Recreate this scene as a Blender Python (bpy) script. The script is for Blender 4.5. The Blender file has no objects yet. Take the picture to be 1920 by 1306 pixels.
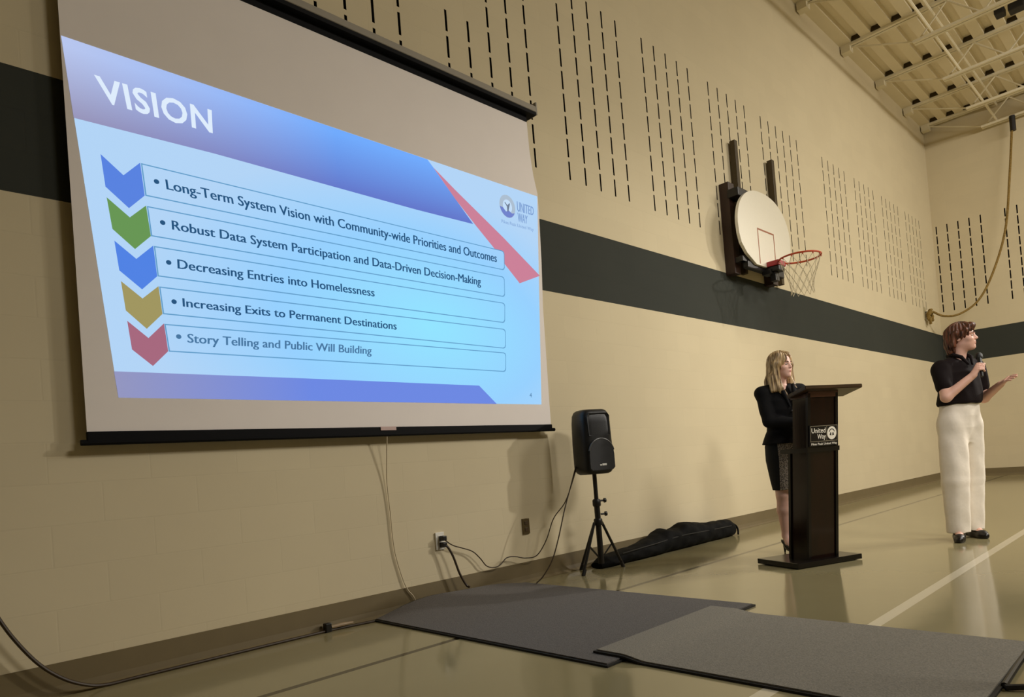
import bpy, bmesh, math, random
import numpy as np
from mathutils import Vector, Matrix

random.seed(7)
rng = np.random.default_rng(7)
S = bpy.context.scene
COL = S.collection
PI = math.pi

# ------------------------------------------------------------------ camera
D, XF, CAM_H = 3.8558, 16.626, 0.90          # distance to the long wall, x of the end wall, lens height
F_PX, PP_Y = 1267.13, 856.96
TH, PITCH, ROLL = 0.8039, 0.0174, 0.0786
fwd = Vector((math.cos(TH) * math.cos(PITCH), math.sin(TH) * math.cos(PITCH), math.sin(PITCH)))
right = Vector((math.sin(TH), -math.cos(TH), 0))
up0 = right.cross(fwd)
rgt = right * math.cos(ROLL) - up0 * math.sin(ROLL)
upv = right * math.sin(ROLL) + up0 * math.cos(ROLL)
cd = bpy.data.cameras.new('camera')
cam = bpy.data.objects.new('camera', cd)
COL.objects.link(cam)
cam.matrix_world = Matrix(((rgt.x, upv.x, -fwd.x, 0), (rgt.y, upv.y, -fwd.y, 0), (rgt.z, upv.z, -fwd.z, CAM_H), (0, 0, 0, 1)))
cd.sensor_width = 36.0
cd.lens = F_PX / 1920.0 * 36.0
cd.shift_y = (PP_Y - 653.0) / 1920.0
cd.clip_start = 0.05
S.camera = cam

# ------------------------------------------------------------------ light and exposure
S.view_settings.view_transform = 'Standard'
S.view_settings.look = 'None'
S.view_settings.exposure = 0.0
S.view_settings.gamma = 1.0
S.view_settings.use_curve_mapping = False
wd = bpy.data.worlds.new('world')
S.world = wd
wd.use_nodes = True
wd.node_tree.nodes['Background'].inputs[0].default_value = (1.0, 0.85, 0.6, 1)
wd.node_tree.nodes['Background'].inputs[1].default_value = 0.02


def lin(c):
    c = c / 255.0
    return c / 12.92 if c <= 0.04045 else ((c + 0.055) / 1.055) ** 2.4


def rgb(r, g, b):
    return (lin(r), lin(g), lin(b), 1.0)


def area(name, loc, target, sx, sy, power, col):
    l = bpy.data.lights.new(name, 'AREA')
    l.shape = 'RECTANGLE'
    l.size, l.size_y, l.energy, l.color = sx, sy, power, col
    o = bpy.data.objects.new(name, l)
    COL.objects.link(o)
    o.location = loc
    d = Vector(target) - Vector(loc)
    o.rotation_euler = d.to_track_quat('-Z', 'Y').to_euler()
    return o


WARM = (1.0, 0.95, 0.875)
area('gym_and_fill_light', (11.8, -3.6, 6.75), (14.2, -0.4, 0), 5.0, 0.9, 510, WARM)
area('gym_and_fill_light', (5.6, -4.0, 6.70), (5.6, -2.4, 0), 2.4, 0.9, 320, WARM)  # added fill, not a known lamp: lifts people, mats and left side


def spot(loc, target, power, deg, blend, rad):
    sl = bpy.data.lights.new('spot_lamp_light', 'SPOT')
    sl.energy, sl.color, sl.spot_size, sl.spot_blend, sl.shadow_soft_size = power, WARM, math.radians(deg), blend, rad
    o = bpy.data.objects.new('spot_lamp_light', sl)
    COL.objects.link(o)
    o.location = loc
    o.rotation_euler = (Vector(target) - Vector(loc)).to_track_quat('-Z', 'Y').to_euler()
    return o


spot((15.6, -4.8, 6.3), (5.2, 3.6, 1.2), 2700, 27, 0.9, 0.15)       # lamp at the far right of the hall
spot((-2.0, -6.5, 6.5), (8.2, 2.2, 1.9), 2050, 33, 0.9, 0.75)       # lamp over the audience, from the left

# ------------------------------------------------------------------ materials
MATS = {}


def nmat(name):
    m = bpy.data.materials.new(name)
    m.use_nodes = True
    nt = m.node_tree
    return m, nt, nt.nodes['Principled BSDF']


def N(nt, kind, **kw):
    n = nt.nodes.new(kind)
    for k, v in kw.items():
        setattr(n, k, v)
    return n


def mth(nt, op, a, b=None, c=None):
    n = N(nt, 'ShaderNodeMath', operation=op)
    for i, v in enumerate((a, b, c)):
        if v is None:
            continue
        if isinstance(v, (int, float)):
            n.inputs[i].default_value = v
        else:
            nt.links.new(v, n.inputs[i])
    return n.outputs[0]


def mix(nt, fac, a, b):
    n = N(nt, 'ShaderNodeMix', data_type='RGBA')
    for s, v in ((n.inputs[0], fac), (n.inputs[6], a), (n.inputs[7], b)):
        if isinstance(v, (int, float)):
            s.default_value = v
        elif isinstance(v, tuple):
            s.default_value = v
        else:
            nt.links.new(v, s)
    return n.outputs[2]


def mat(name, c, rough=0.6, metal=0.0, var=0.12, scale=30.0, bump=0.0, spec=0.5, stretch=None):
    """a plain procedural material: colour with a little noise variation and a noise bump"""
    if name in MATS:
        return MATS[name]
    m, nt, b = nmat(name)
    tc = N(nt, 'ShaderNodeTexCoord')
    nz = N(nt, 'ShaderNodeTexNoise')
    nz.inputs['Scale'].default_value = scale
    nz.inputs['Detail'].default_value = 4
    if stretch:
        mp = N(nt, 'ShaderNodeMapping')
        mp.inputs['Scale'].default_value = stretch
        nt.links.new(tc.outputs['Object'], mp.inputs['Vector'])
        nt.links.new(mp.outputs['Vector'], nz.inputs['Vector'])
    else:
        nt.links.new(tc.outputs['Object'], nz.inputs['Vector'])
    L = rgb(*c)
    lo = tuple(x * (1 - var) for x in L[:3]) + (1,)
    hi = tuple(min(1, x * (1 + var)) for x in L[:3]) + (1,)
    nt.links.new(mix(nt, nz.outputs['Fac'], lo, hi), b.inputs['Base Color'])
    b.inputs['Roughness'].default_value = rough
    b.inputs['Metallic'].default_value = metal
    b.inputs['Specular IOR Level'].default_value = spec
    if bump:
        bp = N(nt, 'ShaderNodeBump')
        bp.inputs['Strength'].default_value = bump
        bp.inputs['Distance'].default_value = 0.01
        nt.links.new(nz.outputs['Fac'], bp.inputs['Height'])
        nt.links.new(bp.outputs['Normal'], b.inputs['Normal'])
    MATS[name] = m
    return m


def two_tone(name, c1, c2, rough, scale, stretch, bump=0.3, lo=0.35, hi=0.65):
    if name in MATS:
        return MATS[name]
    m, nt, b = nmat(name)
    tc = N(nt, 'ShaderNodeTexCoord')
    mp = N(nt, 'ShaderNodeMapping')
    mp.inputs['Scale'].default_value = stretch
    nz = N(nt, 'ShaderNodeTexNoise')
    nz.inputs['Scale'].default_value = scale
    nz.inputs['Detail'].default_value = 5
    nt.links.new(tc.outputs['Object'], mp.inputs['Vector'])
    nt.links.new(mp.outputs['Vector'], nz.inputs['Vector'])
    mr = N(nt, 'ShaderNodeMapRange')
    mr.inputs[1].default_value = lo
    mr.inputs[2].default_value = hi
    nt.links.new(nz.outputs['Fac'], mr.inputs[0])
    nt.links.new(mix(nt, mr.outputs[0], rgb(*c1), rgb(*c2)), b.inputs['Base Color'])
    b.inputs['Roughness'].default_value = rough
    bp = N(nt, 'ShaderNodeBump')
    bp.inputs['Strength'].default_value = bump
    bp.inputs['Distance'].default_value = 0.01
    nt.links.new(nz.outputs['Fac'], bp.inputs['Height'])
    nt.links.new(bp.outputs['Normal'], b.inputs['Normal'])
    MATS[name] = m
    return m


def wall_mat(name, axis):
    """painted concrete block: running-bond joints, a dark band, a little paint variation"""
    m, nt, b = nmat(name)
    g = N(nt, 'ShaderNodeNewGeometry')
    sp = N(nt, 'ShaderNodeSeparateXYZ')
    nt.links.new(g.outputs['Position'], sp.inputs[0])
    cb = N(nt, 'ShaderNodeCombineXYZ')
    nt.links.new(mth(nt, 'ADD', sp.outputs[axis], 20.06), cb.inputs[0])
    nt.links.new(sp.outputs[2], cb.inputs[1])
    br = N(nt, 'ShaderNodeTexBrick')
    br.offset = 0.5
    nt.links.new(cb.outputs[0], br.inputs['Vector'])
    br.inputs['Scale'].default_value = 1.0
    br.inputs['Brick Width'].default_value = 0.45
    br.inputs['Row Height'].default_value = 0.2
    br.inputs['Mortar Size'].default_value = 0.005
    br.inputs['Mortar Smooth'].default_value = 0.6
    br.inputs['Color1'].default_value = (1, 1, 1, 1)
    br.inputs['Color2'].default_value = (0.975, 0.975, 0.975, 1)
    br.inputs['Mortar'].default_value = (0.97, 0.97, 0.97, 1)
    nz = N(nt, 'ShaderNodeTexNoise')
    nt.links.new(g.outputs['Position'], nz.inputs['Vector'])
    nz.inputs['Scale'].default_value = 1.3
    nz.inputs['Detail'].default_value = 6
    fine = N(nt, 'ShaderNodeTexNoise')
    nt.links.new(g.outputs['Position'], fine.inputs['Vector'])
    fine.inputs['Scale'].default_value = 90
    cream = mix(nt, nz.outputs['Fac'], rgb(206, 192, 160), rgb(216, 203, 170))
    dark = mix(nt, nz.outputs['Fac'], rgb(58, 60, 55), rgb(64, 66, 60))
    inb = mth(nt, 'MULTIPLY', mth(nt, 'GREATER_THAN', sp.outputs[2], 2.393), mth(nt, 'LESS_THAN', sp.outputs[2], 3.012))
    c = mix(nt, inb, cream, dark)
    mu = N(nt, 'ShaderNodeMix', data_type='RGBA', blend_type='MULTIPLY')
    mu.inputs[0].default_value = 1.0
    nt.links.new(c, mu.inputs[6])
    nt.links.new(br.outputs['Color'], mu.inputs[7])
    nt.links.new(mu.outputs[2], b.inputs['Base Color'])
    b.inputs['Roughness'].default_value = 0.85
    b.inputs['Specular IOR Level'].default_value = 0.08
    h = mth(nt, 'ADD', mth(nt, 'MULTIPLY', br.outputs['Fac'], -1.0), mth(nt, 'MULTIPLY', fine.outputs['Fac'], 0.12))
    bp = N(nt, 'ShaderNodeBump')
    bp.inputs['Strength'].default_value = 0.13
    bp.inputs['Distance'].default_value = 0.003
    nt.links.new(h, bp.inputs['Height'])
    nt.links.new(bp.outputs['Normal'], b.inputs['Normal'])
    return m


def floor_mat():
    m, nt, b = nmat('gym_floor_paint')
    g = N(nt, 'ShaderNodeNewGeometry')
    sp = N(nt, 'ShaderNodeSeparateXYZ')
    nt.links.new(g.outputs['Position'], sp.inputs[0])
    nz = N(nt, 'ShaderNodeTexNoise')
    nt.links.new(g.outputs['Position'], nz.inputs['Vector'])
    nz.inputs['Scale'].default_value = 2.2
    nz.inputs['Detail'].default_value = 5
    base = mix(nt, nz.outputs['Fac'], rgb(146, 136, 101), rgb(154, 144, 108))

    def band(y0, w):
        return mth(nt, 'LESS_THAN', mth(nt, 'ABSOLUTE', mth(nt, 'SUBTRACT', sp.outputs[1], y0)), w / 2)
    c = mix(nt, band(2.935, 0.042), base, rgb(38, 32, 16))
    c = mix(nt, band(1.212, 0.062), c, rgb(205, 196, 172))
    nt.links.new(c, b.inputs['Base Color'])
    b.inputs['Roughness'].default_value = 0.11
    b.inputs['Specular IOR Level'].default_value = 0.75
    n2 = N(nt, 'ShaderNodeTexNoise')
    nt.links.new(g.outputs['Position'], n2.inputs['Vector'])
    n2.inputs['Scale'].default_value = 6
    bp = N(nt, 'ShaderNodeBump')
    bp.inputs['Strength'].default_value = 0.05
    bp.inputs['Distance'].default_value = 0.01
    nt.links.new(n2.outputs['Fac'], bp.inputs['Height'])
    nt.links.new(bp.outputs['Normal'], b.inputs['Normal'])
    return m


def glow(name, node_color_fn=None, c=None, k=1.0):
    """what the projector shows on the fabric: a lit image colour"""
    m, nt, b = nmat(name)
    b.inputs['Base Color'].default_value = (0.01, 0.01, 0.01, 1)
    b.inputs['Specular IOR Level'].default_value = 0.0
    b.inputs['Roughness'].default_value = 1.0
    b.inputs['Emission Strength'].default_value = k
    if c:
        b.inputs['Emission Color'].default_value = rgb(*c)
    else:
        nt.links.new(node_color_fn(nt), b.inputs['Emission Color'])
    return m


# ------------------------------------------------------------------ mesh helpers
def link(name, me, parent=None, m=None, smooth=False):
    o = bpy.data.objects.new(name, me)
    COL.objects.link(o)
    if parent:
        o.parent = parent
    if m:
        me.materials.append(m)
    if smooth:
        me.polygons.foreach_set('use_smooth', [True] * len(me.polygons))
    return o


def from_bm(name, bm, m=None, parent=None, smooth=False):
    me = bpy.data.meshes.new(name)
    bmesh.ops.recalc_face_normals(bm, faces=bm.faces[:])
    bm.to_mesh(me)
    bm.free()
    o = link(name, me, parent, m, False)
    if smooth:
        for p in me.polygons:
            p.use_smooth = True
        try:
            me.set_sharp_from_angle(angle=math.radians(40))
        except Exception:
            pass
    return o


def tag(o, label=None, cat=None, group=None, kind=None):
    if label:
        o['label'] = label
    if cat:
        o['category'] = cat
    if group:
        o['group'] = group
    if kind:
        o['kind'] = kind
    return o


def thing(name, label, cat, loc=(0, 0, 0), rz=0.0, group=None):
    o = bpy.data.objects.new(name, None)
    o.empty_display_size = 0.1
    COL.objects.link(o)
    o.location = loc
    o.rotation_euler = (0, 0, rz)
    return tag(o, label, cat, group)


def box(bm, x0, x1, y0, y1, z0, z1, bev=0.0, M=None):
    r = bmesh.ops.create_cube(bm, size=1.0)
    vs = r['verts']
    for v in vs:
        v.co = Vector(((x0 + x1) / 2 + v.co.x * (x1 - x0), (y0 + y1) / 2 + v.co.y * (y1 - y0), (z0 + z1) / 2 + v.co.z * (z1 - z0)))
    if bev > 0:
        es = list({e for v in vs for e in v.link_edges})
        rr = bmesh.ops.bevel(bm, geom=es, offset=bev, segments=2, affect='EDGES', profile=0.6)
        vs = list({v for f in rr['faces'] for v in f.verts} | {v for v in vs if v.is_valid})
    if M:
        for v in vs:
            v.co = M @ v.co
    return vs


def tube(bm, pts, r, seg=10, cap=True):
    """round bar through points; r a number or one radius per point"""
    pts = [Vector(p) for p in pts]
    n = len(pts)
    rs = r if isinstance(r, (list, tuple)) else [r] * n
    rings = []
    ref = None
    for i, p in enumerate(pts):
        d = (pts[min(i + 1, n - 1)] - pts[max(i - 1, 0)]).normalized()
        if ref is None:
            ref = Vector((0, 0, 1)) if abs(d.z) < 0.9 else Vector((1, 0, 0))
        a = (ref - d * ref.dot(d)).normalized()
        ref = a
        b = d.cross(a)
        rings.append([bm.verts.new(p + (a * math.cos(t) + b * math.sin(t)) * rs[i]) for t in (2 * PI * k / seg for k in range(seg))])
    for i in range(n - 1):
        for k in range(seg):
            bm.faces.new((rings[i][k], rings[i][(k + 1) % seg], rings[i + 1][(k + 1) % seg], rings[i + 1][k]))
    if cap:
        bm.faces.new(rings[0][::-1])
        bm.faces.new(rings[-1])


def smooth_path(pts, n=8):
    """Catmull-Rom through the points"""
    P = [Vector(p) for p in pts]
    P = [P[0] * 2 - P[1]] + P + [P[-1] * 2 - P[-2]]
    out = []
    for i in range(1, len(P) - 2):
        for k in range(n):
            t = k / n
            a, b, c, d = P[i - 1], P[i], P[i + 1], P[i + 2]
            out.append(0.5 * ((2 * b) + (c - a) * t + (2 * a - 5 * b + 4 * c - d) * t * t + (3 * b - a - 3 * c + d) * t ** 3))
    out.append(P[-2])
    return out


def lathe(bm, prof, seg=24, M=None):
    """prof: list of (r, z) from bottom to top"""
    rings = []
    for r, z in prof:
        rings.append([bm.verts.new(Vector((r * math.cos(2 * PI * k / seg), r * math.sin(2 * PI * k / seg), z))) for k in range(seg)])
    for i in range(len(rings) - 1):
        for k in range(seg):
            bm.faces.new((rings[i][k], rings[i][(k + 1) % seg], rings[i + 1][(k + 1) % seg], rings[i + 1][k]))
    bm.faces.new(rings[0][::-1])
    bm.faces.new(rings[-1])
    if M:
        for rg in rings:
            for v in rg:
                v.co = M @ v.co


def prism(bm, poly, d, to3):
    """extrude a 2D outline; to3(u, v, w) gives the point, w from 0 to d"""
    a = [bm.verts.new(to3(u, v, 0)) for u, v in poly]
    b = [bm.verts.new(to3(u, v, d)) for u, v in poly]
    bm.faces.new(a)
    bm.faces.new(b[::-1])
    n = len(poly)
    for i in range(n):
        bm.faces.new((a[i], b[i], b[(i + 1) % n], a[(i + 1) % n]))


def text_mesh(s, bold=0.0, space=1.0):
    cu = bpy.data.curves.new('lettering', 'FONT')
    cu.body = s
    cu.size = 1.0
    cu.offset = bold
    cu.resolution_u = 3
    cu.space_character = space
    o = bpy.data.objects.new('lettering', cu)
    COL.objects.link(o)
    dg = bpy.context.evaluated_depsgraph_get()
    me = bpy.data.meshes.new_from_object(o.evaluated_get(dg))
    bpy.data.objects.remove(o)
    bpy.data.curves.remove(cu)
    return me


def text_on(name, s, quad, to3, m, parent, bold=0.0, cap='H', space=1.0, fat=0.0):
    """lettering stretched so that baseline and cap height fill the quad (bl, br, tr, tl)"""
    hm = text_mesh(cap, bold)
    ch = max(v.co.y for v in hm.vertices)
    bpy.data.meshes.remove(hm)
    me = text_mesh(s, bold, space)
    xs = [v.co.x for v in me.vertices]
    x0, x1 = min(xs), max(xs)
    bl, br, tr, tl = [Vector(q) for q in quad]
    for v in me.vertices:
        u = (v.co.x - x0) / (x1 - x0)
        t = v.co.y / ch
        p = bl * (1 - u) * (1 - t) + br * u * (1 - t) + tr * u * t + tl * (1 - u) * t
        v.co = Vector(to3(p.x, p.y))
    if fat:                                               # a heavier weight: the outline widened sideways
        bm = bmesh.new()
        bm.from_mesh(me)
        g = bmesh.ops.duplicate(bm, geom=bm.verts[:] + bm.edges[:] + bm.faces[:])
        dup = {e for e in g['geom'] if isinstance(e, bmesh.types.BMVert)}
        for v in bm.verts:
            v.co.x += fat if v in dup else -fat
        bm.to_mesh(me)
        bm.free()
    return link(name, me, parent, m)
# ------------------------------------------------------------------ the room
XL, YB, ZT = -9.0, -15.0, 7.52
WALL_X, WALL_Y = wall_mat('painted_block_long_wall', 0), wall_mat('painted_block_end_wall', 1)
HOLE = mat('block_slot_dark', (26, 20, 12), 0.9)


def slotted_wall(name, cols, u0, u1, to3, m):
    """cols: (centre, z list of slot bottoms); real recesses in a block wall"""
    SW, SH, SD = 0.022, 0.168, 0.09
    us = sorted({round(v, 5) for c, zz in cols for v in (c - SW / 2, c + SW / 2)} | {u0, u1})
    zz_all = sorted({round(z, 5) for _, zs in cols for z in zs})
    zs = sorted({0.0, ZT} | set(zz_all) | {round(z + SH, 5) for z in zz_all})
    hole = {(round(c - SW / 2, 5), round(z, 5)) for c, zl in cols for z in zl}
    bm = bmesh.new()
    grid = {}

    def V(i, j):
        if (i, j) not in grid:
            grid[(i, j)] = bm.verts.new(to3(us[i], zs[j], 0))
        return grid[(i, j)]
    for i in range(len(us) - 1):
        for j in range(len(zs) - 1):
            q = (V(i, j), V(i + 1, j), V(i + 1, j + 1), V(i, j + 1))
            if (us[i], zs[j]) in hole:
                b = [bm.verts.new(to3(u, z, SD)) for u, z in ((us[i], zs[j]), (us[i + 1], zs[j]), (us[i + 1], zs[j + 1]), (us[i], zs[j + 1]))]
                fs = [bm.faces.new((q[k], q[(k + 1) % 4], b[(k + 1) % 4], b[k])) for k in range(4)] + [bm.faces.new(b)]
                for f in fs:
                    f.material_index = 1
            else:
                bm.faces.new(q)
    o = from_bm(name, bm, m)
    o.data.materials.append(HOLE)
    return tag(o, kind='structure')


ROWS = [3.455 + 0.207 * k for k in range(9)]
cols = []
for g in (0.703, 2.041, 3.379, 4.717, 6.055, 7.393, 8.731, 10.76, 12.10, 13.44, 14.78):
    for i in range(6 if g == 8.731 else 5):
        zl = ROWS[:5] if (g == 3.379 and i < 2) else ROWS
        cols.append((g + 0.2228 * i, zl))
slotted_wall('wall_front', cols, XL, XF, lambda u, z, d: (u, D + d, z), WALL_X)
colsf = []
for g in (3.780, 2.586, 1.40, 0.21, -0.98, -2.17):
    for i in range(5):
        colsf.append((g - 0.1965 * i, [3.49 + 0.207 * k for k in range(9)]))
slotted_wall('wall_right', colsf, YB, D, lambda u, z, d: (XF + d, u, z), WALL_Y)
for nm, vs, m in (('wall_back', [(XL, YB, 0), (XF, YB, 0), (XF, YB, ZT), (XL, YB, ZT)], WALL_X),
                  ('wall_left', [(XL, YB, 0), (XL, D, 0), (XL, D, ZT), (XL, YB, ZT)], WALL_Y),
                  ('floor', [(XL, YB, 0), (XF, YB, 0), (XF, D, 0), (XL, D, 0)], floor_mat())):
    me = bpy.data.meshes.new(nm)
    me.from_pydata(vs, [], [(0, 1, 2, 3)])
    tag(link(nm, me, None, m), kind='structure')

BASE = mat('rubber_cove_base', (112, 98, 68), 0.5, var=0.1, scale=8)
prof = [(0.0, 0.155), (0.005, 0.155), (0.007, 0.05), (0.012, 0.02), (0.03, 0.004), (0.03, 0.0), (0.0, 0.0)]
bm = bmesh.new()
prism(bm, prof, XF - XL, lambda u, v, w: (XL + w, D - u, v))
tag(from_bm('baseboard_front', bm, BASE), kind='structure')
bm = bmesh.new()
prism(bm, prof, D - YB, lambda u, v, w: (XF - u, YB + w, v))
tag(from_bm('baseboard_right', bm, BASE), kind='structure')

# ribbed metal roof deck, ribs along the room
DECK = mat('painted_steel_deck', (226, 214, 184), 0.6, var=0.06, scale=3)
JOIST = mat('painted_steel_joist', (226, 216, 188), 0.6, var=0.08, scale=6)
bm = bmesh.new()
pts = []
y = -15.225
while y < D - 0.25:
    for dy, dz in ((0.0, 7.43), (0.15, 7.43), (0.17, 7.505), (0.28, 7.505), (0.30, 7.43)):
        pts.append((min(y + dy, D), dz))
    y += 0.30
pts.append((D, 7.43))
va = [bm.verts.new((XL, a, b)) for a, b in pts]
vb = [bm.verts.new((XF, a, b)) for a, b in pts]
for i in range(len(pts) - 1):
    bm.faces.new((va[i], va[i + 1], vb[i + 1], vb[i]))
tag(from_bm('ceiling', bm, DECK), kind='structure')


def joist(x):
    """open-web steel joist across the hall: paired top and bottom angles, zigzag web"""
    o = thing('beam', 'open web steel joist', 'beam', (x, 0, 0))
    del o['label'], o['category']
    o['kind'] = 'structure'
    bm = bmesh.new()
    for s in (-1, 1):
        box(bm, s * 0.012 if s > 0 else -0.062, 0.062 if s > 0 else -0.012, YB + 0.01, D - 0.01, 7.385, 7.43)
    box(bm, -0.07, 0.07, D - 0.16, D - 0.02, 7.30, 7.40)
    tag(from_bm('top_chord', bm, JOIST, o), kind='structure')
    bm = bmesh.new()
    yc = -15.225 + 0.225
    while yc < D - 0.2:
        if yc > -6:
            box(bm, -0.078, 0.078, yc - 0.062, yc + 0.062, 7.428, 7.503)
        yc += 0.30
    tag(from_bm('rib_gap_shade', bm, mat('dark_gap_shade', (58, 46, 18), 0.9), o), kind='structure')  # dark blocks painting the shade of the gaps between chord and deck
    bm = bmesh.new()
    for s in (-1, 1):
        box(bm, 0.012 if s > 0 else -0.06, 0.06 if s > 0 else -0.012, YB + 0.8, D - 1.05, 6.96, 7.0)
    tag(from_bm('bottom_chord', bm, JOIST, o), kind='structure')
    bm = bmesh.new()
    yy, top = D - 0.25, True
    path = [(0, D - 0.12, 7.39), (0, D - 1.1, 6.98)]
    yy = D - 1.1
    k = 0
    while yy > YB + 1.2:
        yy -= 0.42
        path.append((0, yy, 7.39 if k % 2 == 0 else 6.98))
        k += 1
    for a, b in zip(path[:-1], path[1:]):
        tube(bm, [a, b], 0.014, 6)
    tag(from_bm('web', bm, JOIST, o), kind='structure')
    return o


for x in (5.2, 6.9, 8.6, 10.3, 12.02, 13.68, 15.28, 16.45):
    joist(x)
bm = bmesh.new()
for yb in (2.55, 0.4, -2.2, -4.8):
    for z in (7.36, 7.02):
        tube(bm, [(XL + 0.1, yb, z), (XF - 0.05, yb, z)], 0.02, 6)
tag(from_bm('trim_1', bm, JOIST), kind='structure')

# ------------------------------------------------------------------ projection screen
SY = D - 0.12
SLIDE = [(0.793, 3.167), (4.122, 3.13), (3.974, 1.401), (0.934, 1.406)]
HEADER = [(0.793, 3.167), (2.996, 3.141), (3.044, 3.096), (3.213, 2.921), (3.386, 2.754), (2.862, 2.753), (2.062, 2.767), (1.487, 2.777), (0.823, 2.772)]
RIBBON = [(3.044, 3.096), (3.238, 2.975), (3.689, 2.709), (4.077, 2.462), (3.833, 2.367), (3.689, 2.492), (3.582, 2.606), (3.414, 2.745), (3.231, 2.906)]
FOOTER = [(0.922, 1.536), (1.896, 1.538), (3.319, 1.535), (3.367, 1.487), (3.371, 1.479), (3.482, 1.401), (0.934, 1.406)]
CHEV = [[(0.928, 2.622), (1.025, 2.539), (1.107, 2.625), (1.118, 2.456), (1.04, 2.374), (0.94, 2.461)], [(0.942, 2.408), (1.041, 2.327), (1.121, 2.405), (1.134, 2.248), (1.055, 2.167), (0.958, 2.252)], [(0.963, 2.194), (1.058, 2.117), (1.142, 2.2), (1.151, 2.041), (1.075, 1.963), (0.976, 2.046)], [(0.98, 1.993), (1.074, 1.916), (1.154, 1.99), (1.164, 1.846), (1.084, 1.761), (0.993, 1.846)], [(0.996, 1.794), (1.089, 1.714), (1.168, 1.797), (1.179, 1.652), (1.101, 1.571), (1.009, 1.65)]]
BOXES = [[(1.111, 2.624), (3.689, 2.601), (3.678, 2.447), (1.121, 2.456)], [(1.125, 2.404), (3.669, 2.395), (3.658, 2.235), (1.135, 2.248)], [(1.145, 2.199), (3.653, 2.188), (3.636, 2.03), (1.153, 2.041)], [(1.157, 1.989), (3.637, 1.983), (3.623, 1.83), (1.166, 1.845)], [(1.17, 1.795), (3.622, 1.799), (3.606, 1.649), (1.182, 1.65)]]
TEXTS = [('Long-Term System Vision with Community-wide Priorities and Outcomes', [(1.229, 2.515), (3.598, 2.499), (3.603, 2.564), (1.225, 2.567)]), ('Robust Data System Participation and Data-Driven Decision-Making', [(1.242, 2.303), (3.413, 2.294), (3.417, 2.353), (1.242, 2.352)]), ('Decreasing Entries into Homelessness', [(1.256, 2.098), (2.467, 2.095), (2.468, 2.147), (1.257, 2.147)]), ('Increasing Exits to Permanent Destinations', [(1.269, 1.896), (2.62, 1.89), (2.623, 1.941), (1.269, 1.941)]), ('Story Telling and Public Will Building', [(1.279, 1.705), (2.41, 1.712), (2.415, 1.761), (1.281, 1.752)])]
BUL = [(1.18, 2.544), (1.196, 2.331), (1.212, 2.123), (1.225, 1.917), (1.236, 1.733)]

screen = thing('projection_screen', 'wide pull-down projection screen on the block wall showing a blue VISION slide', 'screen', (2.43 * 1.0134, D - 0.07, 0.9 + 0.3 * 1.0134))
screen.scale = (1.0134, 1.0, 1.0134)


def sp(u, v, d):
    """point on the screen: u along the wall, v height, d in front of the fabric (local to the screen)"""
    return Vector((u - 2.43, -d, v - 1.2))


FABRIC = mat('white_screen_fabric', (240, 232, 226), 0.85, var=0.03, scale=4, spec=0.2)
BLACK = mat('black_screen_metal', (7, 7, 9), 0.7, var=0.2, spec=0.15)
CASE = mat('screen_case_paint', (142, 134, 118), 0.5, var=0.05)
bm = bmesh.new()
right_edge = [(4.070, 1.238), (4.070, 1.42), (4.074, 1.9), (4.079, 2.4), (4.124, 2.44), (4.128, 3.0), (4.128, 3.145), (4.085, 3.18), (4.068, 3.45), (4.067, 3.735)]
right_edge = [(4.070, 1.238), (4.070, 1.42), (4.085, 2.2), (4.112, 2.6), (4.128, 3.0), (4.129, 3.15), (4.095, 3.3), (4.072, 3.5), (4.067, 3.735)]
left_edge = [(0.789, v) for _, v in right_edge]
for (a, b), (c, d2) in zip(list(zip(left_edge, right_edge))[:-1], list(zip(left_edge, right_edge))[1:]):
    q = [bm.verts.new(sp(u, v, 0)) for u, v in (a, b, d2, c)]
    bm.faces.new(q)
bmesh.ops.remove_doubles(bm, verts=bm.verts[:], dist=1e-5)
fab = from_bm('fabric', bm, FABRIC, screen)
so = fab.modifiers.new('thickness', 'SOLIDIFY')
so.thickness = 0.0012
so.offset = 1.0
bm = bmesh.new()
box(bm, 0.789 - 2.43, 4.067 - 2.43, -0.0015, 0.0, 3.733 - 1.2, 3.86 - 1.2)
from_bm('black_drop', bm, BLACK, screen)
bm = bmesh.new()
poly = [(0.066, 3.818), (-0.046, 3.818), (-0.05, 3.823), (-0.047, 3.868), (-0.02, 3.888), (0.066, 3.895)]
prism(bm, poly, 3.62, lambda u, v, w: (0.52 + w - 2.43, u, v - 1.2))
from_bm('housing', bm, CASE, screen)
bm = bmesh.new()
box(bm, 0.525 - 2.43, 4.135 - 2.43, -0.049, 0.066, 3.790 - 1.2, 3.8175 - 1.2)
from_bm('housing_underside', bm, BLACK, screen)
bm = bmesh.new()
box(bm, 4.14 - 2.43, 4.155 - 2.43, -0.05, 0.066, 3.80 - 1.2, 3.905 - 1.2, 0.004)
from_bm('end_cap', bm, CASE, screen)
bm = bmesh.new()
box(bm, 0.505 - 2.43, 0.52 - 2.43, -0.05, 0.066, 3.80 - 1.2, 3.91 - 1.2, 0.004)
from_bm('end_cap', bm, CASE, screen)
bm = bmesh.new()
box(bm, 0.786 - 2.43, 4.072 - 2.43, -0.012, 0.012, 1.185 - 1.2, 1.239 - 1.2, 0.005)
tube(bm, [(0.76 - 2.43, 0, 1.186 - 1.2), (4.105 - 2.43, 0, 1.197 - 1.2)], 0.014, 10)
from_bm('weight_bar', bm, BLACK, screen)
bm = bmesh.new()
box(bm, 2.43 - 2.43, 2.55 - 2.43, -0.017, -0.012, 1.216 - 1.2, 1.241 - 1.2, 0.002)
tag(from_bm('handle_plate', bm, mat('pink_plastic', (196, 168, 160), 0.5), screen), label='pale pink plate on the weight bar')
bm = bmesh.new()
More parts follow.
